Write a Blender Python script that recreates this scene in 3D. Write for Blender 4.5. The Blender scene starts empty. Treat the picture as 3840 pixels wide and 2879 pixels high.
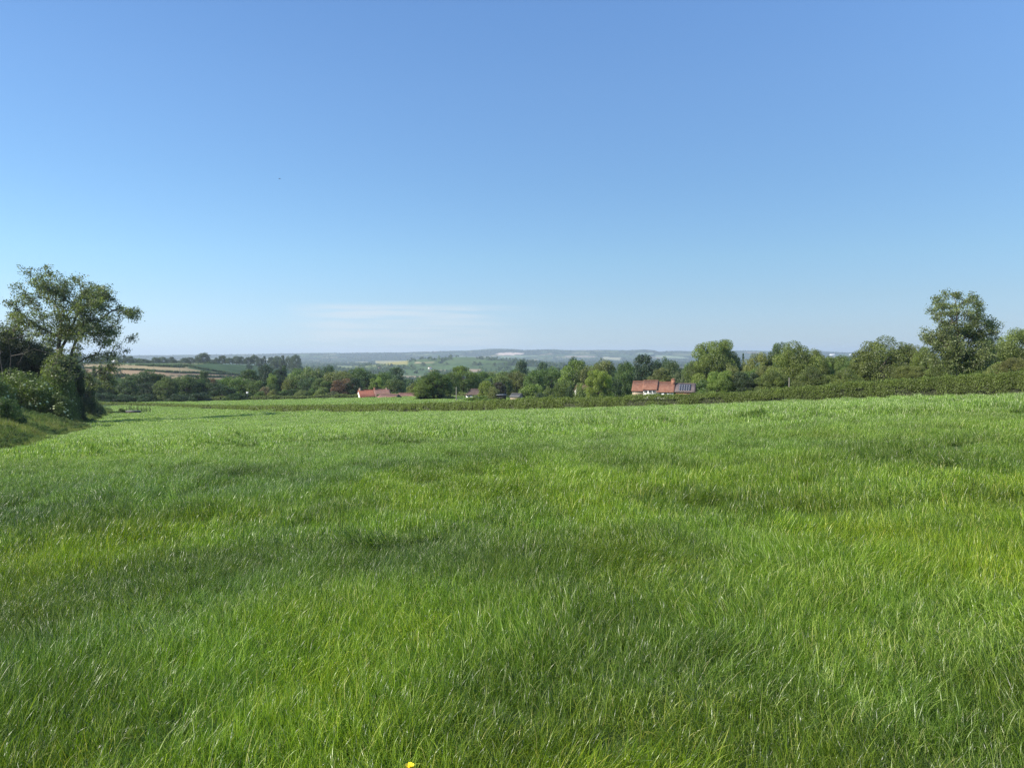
import bpy, math, random
import numpy as np
from mathutils import Vector, Matrix

R = math.radians
sc = bpy.context.scene
COL = sc.collection

# ------------------------------------------------------------------ camera
FPX, CX, CY, HOR = 2886.0, 1920.0, 1439.5, 1330.0      # the photograph's focal length, centre and horizon row, in its own pixels
TP = (CY - HOR) / FPX
cam_d = bpy.data.cameras.new('camera')
cam = bpy.data.objects.new('camera', cam_d)
COL.objects.link(cam)
cam.location = (0, 0, 0)
cam.rotation_euler = (R(90) - math.atan(TP), 0, 0)
cam_d.sensor_width = 36.0
cam_d.lens = 36.0 * FPX / 3840.0
cam_d.clip_start = 0.05
cam_d.clip_end = 60000
sc.camera = cam

# ------------------------------------------------------------------ sky, sun, exposure
SUN_EL, SUN_AZ = R(37), R(-112)                         # azimuth clockwise from +Y
GRADE = [(0.0, (0.71, 0.92, 1.36)), (0.032, (0.72, 0.87, 1.21)), (0.071, (0.776, 0.911, 1.112)), (0.12, (0.84, 1.015, 1.14)), (0.214, (0.91, 1.12, 1.26)), (0.319, (1.03, 1.26, 1.44)), (0.405, (1.07, 1.34, 1.57))]
world = bpy.data.worlds.new('World')
sc.world = world
world.use_nodes = True
wn = world.node_tree.nodes
wl = world.node_tree.links
wn.clear()
sky = wn.new('ShaderNodeTexSky')
sky.sky_type = 'NISHITA'
sky.sun_disc = False
sky.sun_elevation = SUN_EL
sky.sun_rotation = -SUN_AZ
sky.altitude = 100
sky.air_density = 1.0
sky.dust_density = 0.3
sky.ozone_density = 3.0
bg = wn.new('ShaderNodeBackground')
bg.inputs['Strength'].default_value = 0.069
wo = wn.new('ShaderNodeOutputWorld')
# thin veil of cloud low over the horizon
tc = wn.new('ShaderNodeTexCoord')
sep = wn.new('ShaderNodeSeparateXYZ')
wl.new(tc.outputs['Generated'], sep.inputs[0])
mp = wn.new('ShaderNodeMapping')
mp.inputs['Scale'].default_value = (4.5, 4.5, 75.0)
wl.new(tc.outputs['Generated'], mp.inputs[0])
nz = wn.new('ShaderNodeTexNoise')
nz.inputs['Scale'].default_value = 1.6
nz.inputs['Detail'].default_value = 6
nz.inputs['Roughness'].default_value = 0.55
wl.new(mp.outputs[0], nz.inputs['Vector'])


def wmath(op, a, b=None, c=None, clamp=False):
    m = wn.new('ShaderNodeMath')
    m.operation = op
    m.use_clamp = clamp
    for i, v in enumerate((a, b, c)):
        if v is None:
            continue
        if isinstance(v, (int, float)):
            m.inputs[i].default_value = v
        else:
            wl.new(v, m.inputs[i])
    return m.outputs[0]


def wramp(src, pts):
    r = wn.new('ShaderNodeValToRGB')
    e = r.color_ramp.elements
    while len(e) < len(pts):
        e.new(0.5)
    for k, (p, v) in enumerate(pts):
        e[k].position = p
        e[k].color = (v, v, v, 1)
    r.color_ramp.interpolation = 'EASE'
    wl.new(src, r.inputs[0])
    return r.outputs[0]


zf = wmath('MULTIPLY', sep.outputs[2], 5.0)
band = wramp(zf, [(0.0, 0.55), (0.2, 0.8), (0.285, 1.0), (0.34, 0.0)])
xf = wmath('MULTIPLY_ADD', sep.outputs[0], 1.0, 0.5)
side = wramp(xf, [(0.20, 0.0), (0.29, 1.0), (0.42, 0.85), (0.56, 0.0)])
cn = wramp(nz.outputs[0], [(0.34, 0.15), (0.60, 1.0)])
front = wmath('GREATER_THAN', sep.outputs[1], 0.0)
cm = wmath('MULTIPLY', wmath('MULTIPLY', band, side), wmath('MULTIPLY', cn, front))
CLOUD = wmath('MULTIPLY', cm, 0.50)
mix = wn.new('ShaderNodeMix')
mix.data_type = 'RGBA'
wl.new(CLOUD, mix.inputs['Factor'])
grade = wn.new('ShaderNodeMix')
grade.data_type = 'RGBA'
grade.blend_type = 'MULTIPLY'
grade.inputs['Factor'].default_value = 1.0
wl.new(sky.outputs[0], grade.inputs['A'])
# air of an early summer day: deeper blue overhead, paler and cooler towards the horizon, the same all round
gr_ = wn.new('ShaderNodeValToRGB')
ge = gr_.color_ramp.elements
GR = GRADE
while len(ge) < len(GR):
    ge.new(0.5)
for k, (p_, c_) in enumerate(GR):
    ge[k].position = p_
    ge[k].color = (*c_, 1)
gr_.color_ramp.interpolation = 'LINEAR'
wl.new(wmath('MULTIPLY', sep.outputs[2], 1.0), gr_.inputs[0])
wl.new(gr_.outputs[0], grade.inputs['B'])
wl.new(grade.outputs['Result'], mix.inputs['A'])
mix.inputs['B'].default_value = (6.6, 6.7, 6.9, 1)
wl.new(mix.outputs['Result'], bg.inputs['Color'])
wl.new(bg.outputs[0], wo.inputs['Surface'])

sun_d = bpy.data.lights.new('sun', 'SUN')
sun_d.energy = 4.8
sun_d.angle = R(0.53)
sun_d.color = (1.0, 0.95, 0.86)
sun = bpy.data.objects.new('sun', sun_d)
COL.objects.link(sun)
sdir = Vector((math.sin(SUN_AZ) * math.cos(SUN_EL), math.cos(SUN_AZ) * math.cos(SUN_EL), math.sin(SUN_EL)))
sun.rotation_euler = sdir.to_track_quat('Z', 'Y').to_euler()

sc.view_settings.view_transform = 'Standard'
sc.view_settings.look = 'None'
sc.view_settings.exposure = 0.9
sc.view_settings.gamma = 1.0
sc.view_settings.use_curve_mapping = False
cy = sc.cycles
cy.max_bounces = 5
cy.diffuse_bounces = 3
cy.glossy_bounces = 2
cy.transmission_bounces = 3
cy.volume_bounces = 0
cy.transparent_max_bounces = 4
cy.use_denoising = True
cy.denoising_prefilter = 'NONE'
cy.adaptive_threshold = 0.005

# ------------------------------------------------------------------ helpers
def tag(o, label=None, cat=None, group=None, kind=None):
    if label:
        o['label'] = label
    if cat:
        o['category'] = cat
    if group:
        o['group'] = group
    if kind:
        o['kind'] = kind
    return o


def mesh(name, V, F, mat=None, attrs=None, smooth=False):
    """V (n,3); F an (m,k) array or a list of such arrays"""
    if not isinstance(F, list):
        F = [F]
    F = [np.asarray(f, dtype=np.int32) for f in F if len(f)]
    V = np.asarray(V, dtype=np.float32)
    me = bpy.data.meshes.new(name)
    me.vertices.add(len(V))
    me.vertices.foreach_set('co', V.ravel())
    nl = sum(f.size for f in F)
    me.loops.add(nl)
    me.polygons.add(sum(len(f) for f in F))
    if F:
        me.loops.foreach_set('vertex_index', np.concatenate([f.ravel() for f in F]))
        tot = np.concatenate([np.full(len(f), f.shape[1], dtype=np.int32) for f in F])
        st = np.concatenate(([0], np.cumsum(tot)[:-1])).astype(np.int32)
        me.polygons.foreach_set('loop_start', st)
        if smooth:
            me.polygons.foreach_set('use_smooth', np.ones(len(tot), dtype=bool))
    me.update(calc_edges=True)
    if attrs:
        for k, (dom, typ, arr) in attrs.items():
            a = me.attributes.new(k, typ, dom)
            arr = np.asarray(arr, dtype=np.float32)
            if typ == 'FLOAT_VECTOR':
                a.data.foreach_set('vector', arr.ravel())
            elif typ == 'FLOAT_COLOR':
                a.data.foreach_set('color', arr.ravel())
            else:
                a.data.foreach_set('value', arr.ravel())
    if mat:
        me.materials.append(mat)
    return me


def obj(name, me, parent=None, loc=(0, 0, 0), rz=0.0):
    o = bpy.data.objects.new(name, me)
    COL.objects.link(o)
    o.location = loc
    o.rotation_euler = (0, 0, rz)
    if parent is not None:
        o.parent = parent
    return o


def empty(name, loc, rz=0.0):
    o = bpy.data.objects.new(name, None)
    COL.objects.link(o)
    o.location = loc
    o.rotation_euler = (0, 0, rz)
    o.empty_display_size = 0.5
    return o


def hash2(i, j, s=0):
    a = np.sin(np.asarray(i) * 127.1 + np.asarray(j) * 311.7 + s * 74.7) * 43758.5453
    return a - np.floor(a)


def vnoise(x, y, s=0):
    xi, yi = np.floor(x), np.floor(y)
    fx, fy = x - xi, y - yi
    fx = fx * fx * (3 - 2 * fx)
    fy = fy * fy * (3 - 2 * fy)
    a, b = hash2(xi, yi, s), hash2(xi + 1, yi, s)
    c, d = hash2(xi, yi + 1, s), hash2(xi + 1, yi + 1, s)
    return (a * (1 - fx) + b * fx) * (1 - fy) + (c * (1 - fx) + d * fx) * fy


def fbm(x, y, s=0, o=3):
    t, amp, tot = 0, 1.0, 0
    for k in range(o):
        t = t + amp * vnoise(x * 2 ** k, y * 2 ** k, s + k * 13)
        tot += amp
        amp *= 0.5
    return t / tot


def sstep(a, b, v):
    t = np.clip((v - a) / (b - a), 0, 1)
    return t * t * (3 - 2 * t)


# ------------------------------------------------------------------ the lie of the land
RIDGE = np.array([(-3000, 1331), (600, 1332), (1000, 1327), (1100, 1324), (1500, 1322), (1650, 1317), (1750, 1315), (1840, 1308), (1930, 1309), (1965, 1312),
                  (2080, 1310), (2130, 1314), (2270, 1312), (2350, 1313), (2410, 1310), (2450, 1313), (2475, 1319), (2500, 1316), (2620, 1317),
                  (2800, 1315), (2880, 1316), (3060, 1315), (3110, 1319), (3200, 1322), (3500, 1326), (7000, 1328)], float)
VERGE = np.array([(-18, 10), (-21, 22), (-27, 41), (-31, 49.5), (-40, 68), (-49, 88), (-60, 107), (-81, 150), (-100, 190), (-150, 290)], float)   # field edge at the left bank


def verge_x(y):
    return np.interp(y, VERGE[:, 1], VERGE[:, 0])


def ground(x, y):
    x = np.asarray(x, float)
    y = np.asarray(y, float)
    d = -0.048 * x + 0.05 * y
    d = np.where(x > 60, d + 0.03 * (x - 60), d)
    f = np.where(d > 7, 7 + 14.0 * (1 - np.exp(-(np.maximum(d, 7) - 7) / 14.0)), d)
    z = -1.78 - f
    # the land behind the hedge at the right falls away a little faster
    z = z - 4.0 * sstep(85, 190, y) * sstep(-25, 25, x)
    # gentle undulation of the field
    z = z + (fbm(x / 9.0 + 5, y / 9.0, 3) - 0.5) * 0.16 * sstep(2, 10, y) * (1 - 0.8 * sstep(50, 110, y))
    # the bank at the left
    s = verge_x(y) - x
    z = z + (1.1 * sstep(0.2, 5.0, s) + 2.6 * sstep(3, 14, s)) * sstep(5, 25, y) * (1 - sstep(140, 200, y))
    base = np.interp(y, [0, 300, 500, 800, 1500, 3000, 6500, 12000], [-10, -20, -29, -42, -58, -62, -60, -60])
    v = base + 36 * sstep(-230, -430, x) * sstep(470, 1050, y) * (1 - sstep(1300, 1900, y))
    v = v + 52 * np.exp(-((x + 200) / 380) ** 2 - ((y - 3050) / 380) ** 2)
    v = v + (fbm(x / 420.0, y / 420.0, 9) - 0.5) * 10 * sstep(900, 2000, y)
    px = x / np.maximum(y, 1) * FPX + CX
    crest = (HOR - np.interp(px, RIDGE[:, 0], RIDGE[:, 1])) / FPX * 9000
    crest = crest + (fbm(x / 130.0, y / 300.0, 4) - 0.5) * 10
    v = v + (crest - v) * sstep(6600, 9000, y)
    v = np.where(y > 9000, crest - (y - 9000) * 0.02, v)
    w = sstep(300, 480, y)
    return z * (1 - w) + v * w


def gz(x, y):
    return float(ground(x, y))


def at(px, Y):
    return (px - CX) / FPX * Y * 1.0


def zz(py, Y):
    v = (CY - py) / FPX
    return Y * (v - TP) / (1 + v * TP)


def project(x, y, z):
    t = z / y
    v = (t + TP) / (1 - t * TP)
    return x / y * FPX + CX, CY - v * FPX


# ------------------------------------------------------------------ materials
def new_mat(name):
    m = bpy.data.materials.new(name)
    m.use_nodes = True
    n, l = m.node_tree.nodes, m.node_tree.links
    n.clear()
    out = n.new('ShaderNodeOutputMaterial')
    return m, n, l, out


def mixc(n, l, a, b, f, mode='MIX'):
    x = n.new('ShaderNodeMix')
    x.data_type = 'RGBA'
    x.blend_type = mode
    for sock, v in (('A', a), ('B', b)):
        if isinstance(v, tuple):
            x.inputs[sock].default_value = (*v, 1)
        else:
            l.new(v, x.inputs[sock])
    if isinstance(f, float):
        x.inputs['Factor'].default_value = f
    else:
        l.new(f, x.inputs['Factor'])
    return x.outputs['Result']


def plain(name, c, rough=0.85, noise=0.25, scale=6.0, bump=0.0, metal=0.0):
    m, n, l, out = new_mat(name)
    p = n.new('ShaderNodeBsdfPrincipled')
    t = n.new('ShaderNodeTexNoise')
    t.inputs['Scale'].default_value = scale
    t.inputs['Detail'].default_value = 5
    tcn = n.new('ShaderNodeTexCoord')
    l.new(tcn.outputs['Object'], t.inputs['Vector'])
    r = n.new('ShaderNodeValToRGB')
    r.color_ramp.elements[0].position = 0.3
    r.color_ramp.elements[1].position = 0.7
    r.color_ramp.elements[0].color = (*[v * (1 - noise) for v in c], 1)
    r.color_ramp.elements[1].color = (*[min(v * (1 + noise), 0.95) for v in c], 1)
    l.new(t.outputs[0], r.inputs[0])
    l.new(r.outputs[0], p.inputs['Base Color'])
    p.inputs['Roughness'].default_value = rough
    p.inputs['Metallic'].default_value = metal
    if bump:
        b = n.new('ShaderNodeBump')
        b.inputs['Strength'].default_value = bump
        l.new(t.outputs[0], b.inputs['Height'])
        l.new(b.outputs[0], p.inputs['Normal'])
    l.new(p.outputs[0], out.inputs[0])
    return m


LIFT = 1.5


def foliage_mat(name, rough=0.5, trans=0.35, var=0.5, instancer=False):
    """leaf colour from the object's own colour, varied leaf by leaf"""
    m, n, l, out = new_mat(name)
    oi = n.new('ShaderNodeObjectInfo')
    at_ = n.new('ShaderNodeAttribute')
    at_.attribute_name = 'tint'
    if instancer:
        ia = n.new('ShaderNodeAttribute')
        ia.attribute_type = 'INSTANCER'
        ia.attribute_name = 'leafcol'
        base = ia.outputs['Color']
    else:
        base = oi.outputs['Color']
    base = mixc(n, l, base, (LIFT, LIFT * 0.98, LIFT), 1.0, 'MULTIPLY')
    dark = mixc(n, l, base, (1 - var, 1 - var, 1 - var * 0.9), 1.0, 'MULTIPLY')
    lite = mixc(n, l, base, (1 + var * 1.25, 1 + var * 1.1, 1 + var * 0.7), 1.0, 'MULTIPLY')
    c = mixc(n, l, dark, lite, at_.outputs['Fac'])
    p = n.new('ShaderNodeBsdfPrincipled')
    l.new(c, p.inputs['Base Color'])
    p.inputs['Roughness'].default_value = rough
    p.inputs['Specular IOR Level'].default_value = 0.4
    t = n.new('ShaderNodeBsdfTranslucent')
    tcx = mixc(n, l, c, (1.7, 1.9, 0.55), 1.0, 'MULTIPLY')
    l.new(tcx, t.inputs['Color'])
    ms = n.new('ShaderNodeMixShader')
    ms.inputs[0].default_value = trans
    l.new(p.outputs[0], ms.inputs[1])
    l.new(t.outputs[0], ms.inputs[2])
    l.new(ms.outputs[0], out.inputs[0])
    return m


LEAF = foliage_mat('leaves')
LEAF_FAR = foliage_mat('distant_leaves', rough=0.9, trans=0.25, var=0.3, instancer=True)
BARK = plain('bark', (0.075, 0.062, 0.048), 0.9, 0.4, 3.0)
BARK_PALE = plain('pale_bark', (0.085, 0.075, 0.062), 0.9, 0.35, 3.0)
TWIG_SHADE = plain('twigs', (0.030, 0.034, 0.016), 0.95, 0.4, 2.0)  # shade inside the hedges is put into this dark colour


def grass_mat(name, ramp, spec=0.42, rough=0.35, trans=0.36):
    m, n, l, out = new_mat(name)
    a = n.new('ShaderNodeAttribute')
    a.attribute_name = 'tint'
    r = n.new('ShaderNodeValToRGB')
    e = r.color_ramp.elements
    while len(e) < len(ramp):
        e.new(0.5)
    for k, (p, c) in enumerate(ramp):
        e[k].position = p
        e[k].color = (*c, 1)
    l.new(a.outputs['Fac'], r.inputs[0])
    ia = n.new('ShaderNodeAttribute')
    ia.attribute_type = 'INSTANCER'
    ia.attribute_name = 'leafcol'
    c = mixc(n, l, r.outputs[0], ia.outputs['Color'], 1.0, 'MULTIPLY')
    p = n.new('ShaderNodeBsdfPrincipled')
    l.new(c, p.inputs['Base Color'])
    p.inputs['Roughness'].default_value = rough
    p.inputs['Specular IOR Level'].default_value = spec
    t = n.new('ShaderNodeBsdfTranslucent')
    l.new(mixc(n, l, c, (1.6, 1.75, 0.5), 1.0, 'MULTIPLY'), t.inputs['Color'])
    ms = n.new('ShaderNodeMixShader')
    ms.inputs[0].default_value = trans
    l.new(p.outputs[0], ms.inputs[1])
    l.new(t.outputs[0], ms.inputs[2])
    l.new(ms.outputs[0], out.inputs[0])
    return m


GRASS = grass_mat('meadow_grass', [(0.0, (0.030, 0.062, 0.006)), (0.4, (0.076, 0.145, 0.010)), (0.8, (0.190, 0.300, 0.030)), (0.96, (0.34, 0.42, 0.11)), (1.0, (0.44, 0.40, 0.20))])
ROUGH_GRASS = grass_mat('rough_grass', [(0.0, (0.045, 0.085, 0.018)), (0.5, (0.078, 0.125, 0.030)), (0.8, (0.125, 0.155, 0.052)), (1.0, (0.22, 0.20, 0.11))], spec=0.3, rough=0.6)


def ground_mat():
    m, n, l, out = new_mat('ground_cover')
    a = n.new('ShaderNodeAttribute')
    a.attribute_name = 'cover'
    g = n.new('ShaderNodeNewGeometry')
    t = n.new('ShaderNodeTexNoise')
    t.inputs['Scale'].default_value = 0.02
    t.inputs['Detail'].default_value = 9
    t.inputs['Roughness'].default_value = 0.65
    l.new(g.outputs['Position'], t.inputs['Vector'])
    r = n.new('ShaderNodeValToRGB')
    r.color_ramp.elements[0].position = 0.35
    r.color_ramp.elements[1].position = 0.68
    r.color_ramp.elements[0].color = (0.72, 0.72, 0.72, 1)
    r.color_ramp.elements[1].color = (1.25, 1.22, 1.15, 1)
    l.new(t.outputs[0], r.inputs[0])
    p = n.new('ShaderNodeBsdfPrincipled')
    l.new(mixc(n, l, a.outputs['Color'], r.outputs[0], 1.0, 'MULTIPLY'), p.inputs['Base Color'])
    p.inputs['Roughness'].default_value = 0.95
    p.inputs['Specular IOR Level'].default_value = 0.1
    l.new(p.outputs[0], out.inputs[0])
    return m


# ------------------------------------------------------------------ patchwork of far fields
CELL = 210.0


def voro(x, y):
    gi, gj = np.floor(x / CELL), np.floor(y / CELL)
    d1 = np.full(np.shape(x), 1e9)
    d2 = np.full(np.shape(x), 1e9)
    idh = np.zeros(np.shape(x))
    for di in (-1, 0, 1):
        for dj in (-1, 0, 1):
            ci, cj = gi + di, gj + dj
            sx = (ci + 0.15 + 0.7 * hash2(ci, cj, 1)) * CELL
            sy = (cj + 0.15 + 0.7 * hash2(ci, cj, 2)) * CELL
            d = np.abs(x - sx) * 0.75 + np.abs(y - sy) * 0.6 + np.hypot(x - sx, y - sy) * 0.35
            nearer = d < d1
            d2 = np.where(nearer, d1, np.minimum(d2, d))
            idh = np.where(nearer, hash2(ci, cj, 5), idh)
            d1 = np.where(nearer, d, d1)
    return idh, d2 - d1


PALETTE = [(0.26, (0.026, 0.042, 0.018)), (0.46, (0.055, 0.090, 0.032)), (0.62, (0.075, 0.115, 0.045)), (0.72, (0.12, 0.15, 0.06)), (0.80, (0.17, 0.165, 0.085)), (0.88, (0.21, 0.175, 0.11)), (1.01, (0.06, 0.105, 0.035))]
# single fields one can make out, as corner outlines on the ground: (outline in the photograph, crop colour)
FIELDS = [
    ([(300, 1362), (480, 1367), (560, 1372), (690, 1374), (760, 1385), (860, 1398), (900, 1407), (640, 1397), (520, 1389), (300, 1381)], (0.264, 0.218, 0.125)),
    ([(300, 1381), (520, 1389), (640, 1397), (900, 1407), (900, 1412), (760, 1410), (560, 1406), (420, 1412), (300, 1412)], (0.244, 0.178, 0.112)),
    ([(300, 1414), (420, 1414), (700, 1410), (960, 1416), (960, 1440), (300, 1450)], (0.238, 0.185, 0.106)),
    ([(676, 1372), (800, 1362), (880, 1357), (1000, 1360), (1060, 1374), (1100, 1398), (1060, 1425), (960, 1416), (880, 1404), (760, 1392)], (0.040, 0.076, 0.030)),
    ([(676, 1358), (820, 1358), (800, 1362), (690, 1369)], (0.125, 0.145, 0.066)),
    ([(905, 1343), (930, 1343), (930, 1348), (905, 1348)], (0.238, 0.218, 0.158)),
    ([(975, 1346), (1012, 1346), (1012, 1352), (975, 1352)], (0.198, 0.198, 0.119)),
    ([(1334, 1356), (1382, 1356), (1382, 1361), (1334, 1361)], (0.198, 0.198, 0.099)),
    ([(1408, 1353), (1532, 1353), (1532, 1367), (1470, 1367), (1408, 1361)], (0.277, 0.257, 0.092)),
    ([(1552, 1357), (1630, 1358), (1630, 1362), (1560, 1362)], (0.277, 0.244, 0.145)),
    ([(1262, 1371), (1345, 1372), (1345, 1379), (1262, 1379)], (0.145, 0.178, 0.079)),
    ([(1495, 1408), (1592, 1410), (1592, 1417), (1495, 1415)], (0.198, 0.165, 0.112)),
    ([(1500, 1424), (1560, 1424), (1620, 1440), (1500, 1440)], (0.172, 0.198, 0.066)),
    ([(1608, 1387), (1670, 1387), (1670, 1392), (1608, 1393)], (0.277, 0.224, 0.158)),
    ([(1762, 1384), (1805, 1384), (1805, 1395), (1762, 1395)], (0.277, 0.218, 0.152)),
    ([(1690, 1364), (1770, 1364), (1760, 1378), (1690, 1376)], (0.066, 0.112, 0.040)),
    ([(1810, 1354), (1860, 1350), (1920, 1356), (1860, 1362), (1800, 1360)], (0.066, 0.109, 0.033)),
    ([(1700, 1336), (1780, 1336), (1780, 1346), (1700, 1346)], (0.073, 0.119, 0.046)),
    ([(1852, 1325), (1900, 1322), (1958, 1323), (1965, 1328), (1900, 1332), (1868, 1330)], (0.495, 0.396, 0.330)),
    ([(1870, 1334), (2010, 1332), (2035, 1337), (1880, 1342)], (0.145, 0.198, 0.106)),
    ([(2120, 1334), (2230, 1334), (2230, 1340), (2120, 1338)], (0.238, 0.211, 0.172)),
    ([(2262, 1338), (2325, 1340), (2325, 1351), (2262, 1347)], (0.277, 0.277, 0.172)),
    ([(2385, 1323), (2450, 1323), (2450, 1329), (2385, 1328)], (0.145, 0.198, 0.119)),
    ([(2455, 1330), (2560, 1338), (2580, 1344), (2460, 1340)], (0.198, 0.251, 0.145)),
]


def inside(px, py, poly):
    res = np.zeros(np.shape(px), bool)
    P = np.array(poly, float)
    for k in range(len(P)):
        (x0, y0), (x1, y1) = P[k], P[(k + 1) % len(P)]
        if y0 == y1:
            continue
        c = ((y0 > py) != (y1 > py)) & (px < (x1 - x0) * (py - y0) / (y1 - y0) + x0)
        res ^= c
    return res


def cover(x, y, z):
    c = np.zeros(np.shape(x) + (3,))
    c[:] = (0.050, 0.080, 0.022)
    n1 = fbm(x / 3.0, y / 3.0, 21)[..., None]
    c *= 0.75 + 0.5 * n1
    far = y > 430
    idh, edge = voro(x, y)
    pal = np.zeros_like(c)
    lo = -1
    for hi, colr in PALETTE:
        pal[(idh >= lo) & (idh < hi)] = colr
        lo = hi
    hedge = edge < 9 + y * 0.0035
    pal[hedge] = (0.030, 0.048, 0.018)
    # beyond the middle distance the land is mostly wooded ridge
    wood = (fbm(x / 700.0, y / 500.0, 31) > 0.47) & (y > 5200)
    pal[wood] = (0.032, 0.048, 0.022)
    c[far] = pal[far]
    hill = np.hypot(x + 200, y - 3050) < 1000
    tanh_ = hill & (idh >= PALETTE[3][0]) & (idh < PALETTE[5][0]) & ~hedge
    c[tanh_] = (0.070, 0.112, 0.040)
    px, py = project(x, np.maximum(y, 1), z)
    for poly, colr in FIELDS:
        m = inside(px, py, poly) & (y > 600)
        c[m] = colr
    # near the left bank: brown thatch under the rough grass
    s = verge_x(y) - x
    bank = (s > 0.3) & (y < 200) & (y > -30)
    c[bank] = (0.046, 0.062, 0.024)
    return c


# ground sheet: rows bunch up near the camera, columns fan out
rows = np.concatenate((np.linspace(-260, -5, 12), np.linspace(-2, 60, 90), 60 * np.exp(np.linspace(0.012, math.log(13500 / 60), 470))))
tt = np.linspace(-1, 1, 620)
half = np.where(rows > 0, 90 + rows * 0.92, 90 + np.abs(rows) * 0.6)
X = half[:, None] * tt[None, :] * (1 + 0.9 * np.abs(tt[None, :]) ** 8)
Y = np.repeat(rows[:, None], len(tt), 1)
Z = ground(X, Y)
CC = cover(X, Y, Z)
nr, nc = X.shape
idx = np.arange(nr * nc).reshape(nr, nc)
F = np.stack((idx[:-1, :-1], idx[:-1, 1:], idx[1:, 1:], idx[1:, :-1]), -1).reshape(-1, 4)
me = mesh('ground', np.stack((X, Y, Z), -1).reshape(-1, 3), F, ground_mat(),
          {'cover': ('POINT', 'FLOAT_COLOR', np.concatenate((CC.reshape(-1, 3), np.ones((nr * nc, 1))), 1))}, smooth=True)
tag(obj('ground', me), kind='structure', label='grass field falling to a wide valley of farmland and low hills')

# haze: one closed box of thin air round everything
def haze():
    m, n, l, out = new_mat('haze_air')
    v = n.new('ShaderNodeVolumePrincipled')
    v.inputs['Color'].default_value = (0.74, 0.87, 1.0, 1)
    v.inputs['Density'].default_value = HAZE
    v.inputs['Anisotropy'].default_value = 0.2
    l.new(v.outputs[0], out.inputs['Volume'])
    x0, x1, y0, y1, z0, z1 = -26000, 26000, -700, 14000, -500, 105
    V = [(x0, y0, z0), (x1, y0, z0), (x1, y1, z0), (x0, y1, z0), (x0, y0, z1), (x1, y0, z1), (x1, y1, z1), (x0, y1, z1)]
    Fq = [(0, 3, 2, 1), (4, 5, 6, 7), (0, 1, 5, 4), (1, 2, 6, 5), (2, 3, 7, 6), (3, 0, 4, 7)]
    tag(obj('haze', mesh('haze', V, np.array(Fq), m)), kind='stuff', label='thin pale summer haze over the valley')


HAZE = 0.000085
haze()

# ------------------------------------------------------------------ instanced ground cover
PROTO = {}


def proto_collection(name, meshes):
    c = bpy.data.collections.new(name)                   # not linked to the scene: only a source for the grass
    for k, me_ in enumerate(meshes):
        o = bpy.data.objects.new('%s_%02d' % (name, k), me_)
        c.objects.link(o)
    return c


def scatter(name, pts, rot, scl, pick, colr, collection):
    me_ = mesh(name, pts, [], None, {'rot': ('POINT', 'FLOAT_VECTOR', rot), 'scl': ('POINT', 'FLOAT_VECTOR', scl), 'leafcol': ('POINT', 'FLOAT_COLOR', np.concatenate((colr, np.ones((len(colr), 1))), 1))})
    a = me_.attributes.new('pick', 'INT', 'POINT')
    a.data.foreach_set('value', np.asarray(pick, dtype=np.int32))
    o = obj(name, me_)
    ng = bpy.data.node_groups.new(name, 'GeometryNodeTree')
    ng.interface.new_socket('Geometry', in_out='INPUT', socket_type='NodeSocketGeometry')
    ng.interface.new_socket('Geometry', in_out='OUTPUT', socket_type='NodeSocketGeometry')
    n, l = ng.nodes, ng.links
    gi, go = n.new('NodeGroupInput'), n.new('NodeGroupOutput')
    ip = n.new('GeometryNodeInstanceOnPoints')
    ci = n.new('GeometryNodeCollectionInfo')
    ci.inputs['Collection'].default_value = collection
    ci.inputs['Separate Children'].default_value = True
    ci.inputs['Reset Children'].default_value = True

    def named(nm, typ):
        a_ = n.new('GeometryNodeInputNamedAttribute')
        a_.data_type = typ
        a_.inputs['Name'].default_value = nm
        return a_.outputs['Attribute']
    l.new(gi.outputs[0], ip.inputs['Points'])
    l.new(ci.outputs[0], ip.inputs['Instance'])
    ip.inputs['Pick Instance'].default_value = True
    l.new(named('pick', 'INT'), ip.inputs['Instance Index'])
    e2r = n.new('FunctionNodeEulerToRotation')
    l.new(named('rot', 'FLOAT_VECTOR'), e2r.inputs[0])
    l.new(e2r.outputs[0], ip.inputs['Rotation'])
    l.new(named('scl', 'FLOAT_VECTOR'), ip.inputs['Scale'])
    l.new(ip.outputs[0], go.inputs[0])
    md = o.modifiers.new('scatter', 'NODES')
    md.node_group = ng
    return o


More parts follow.
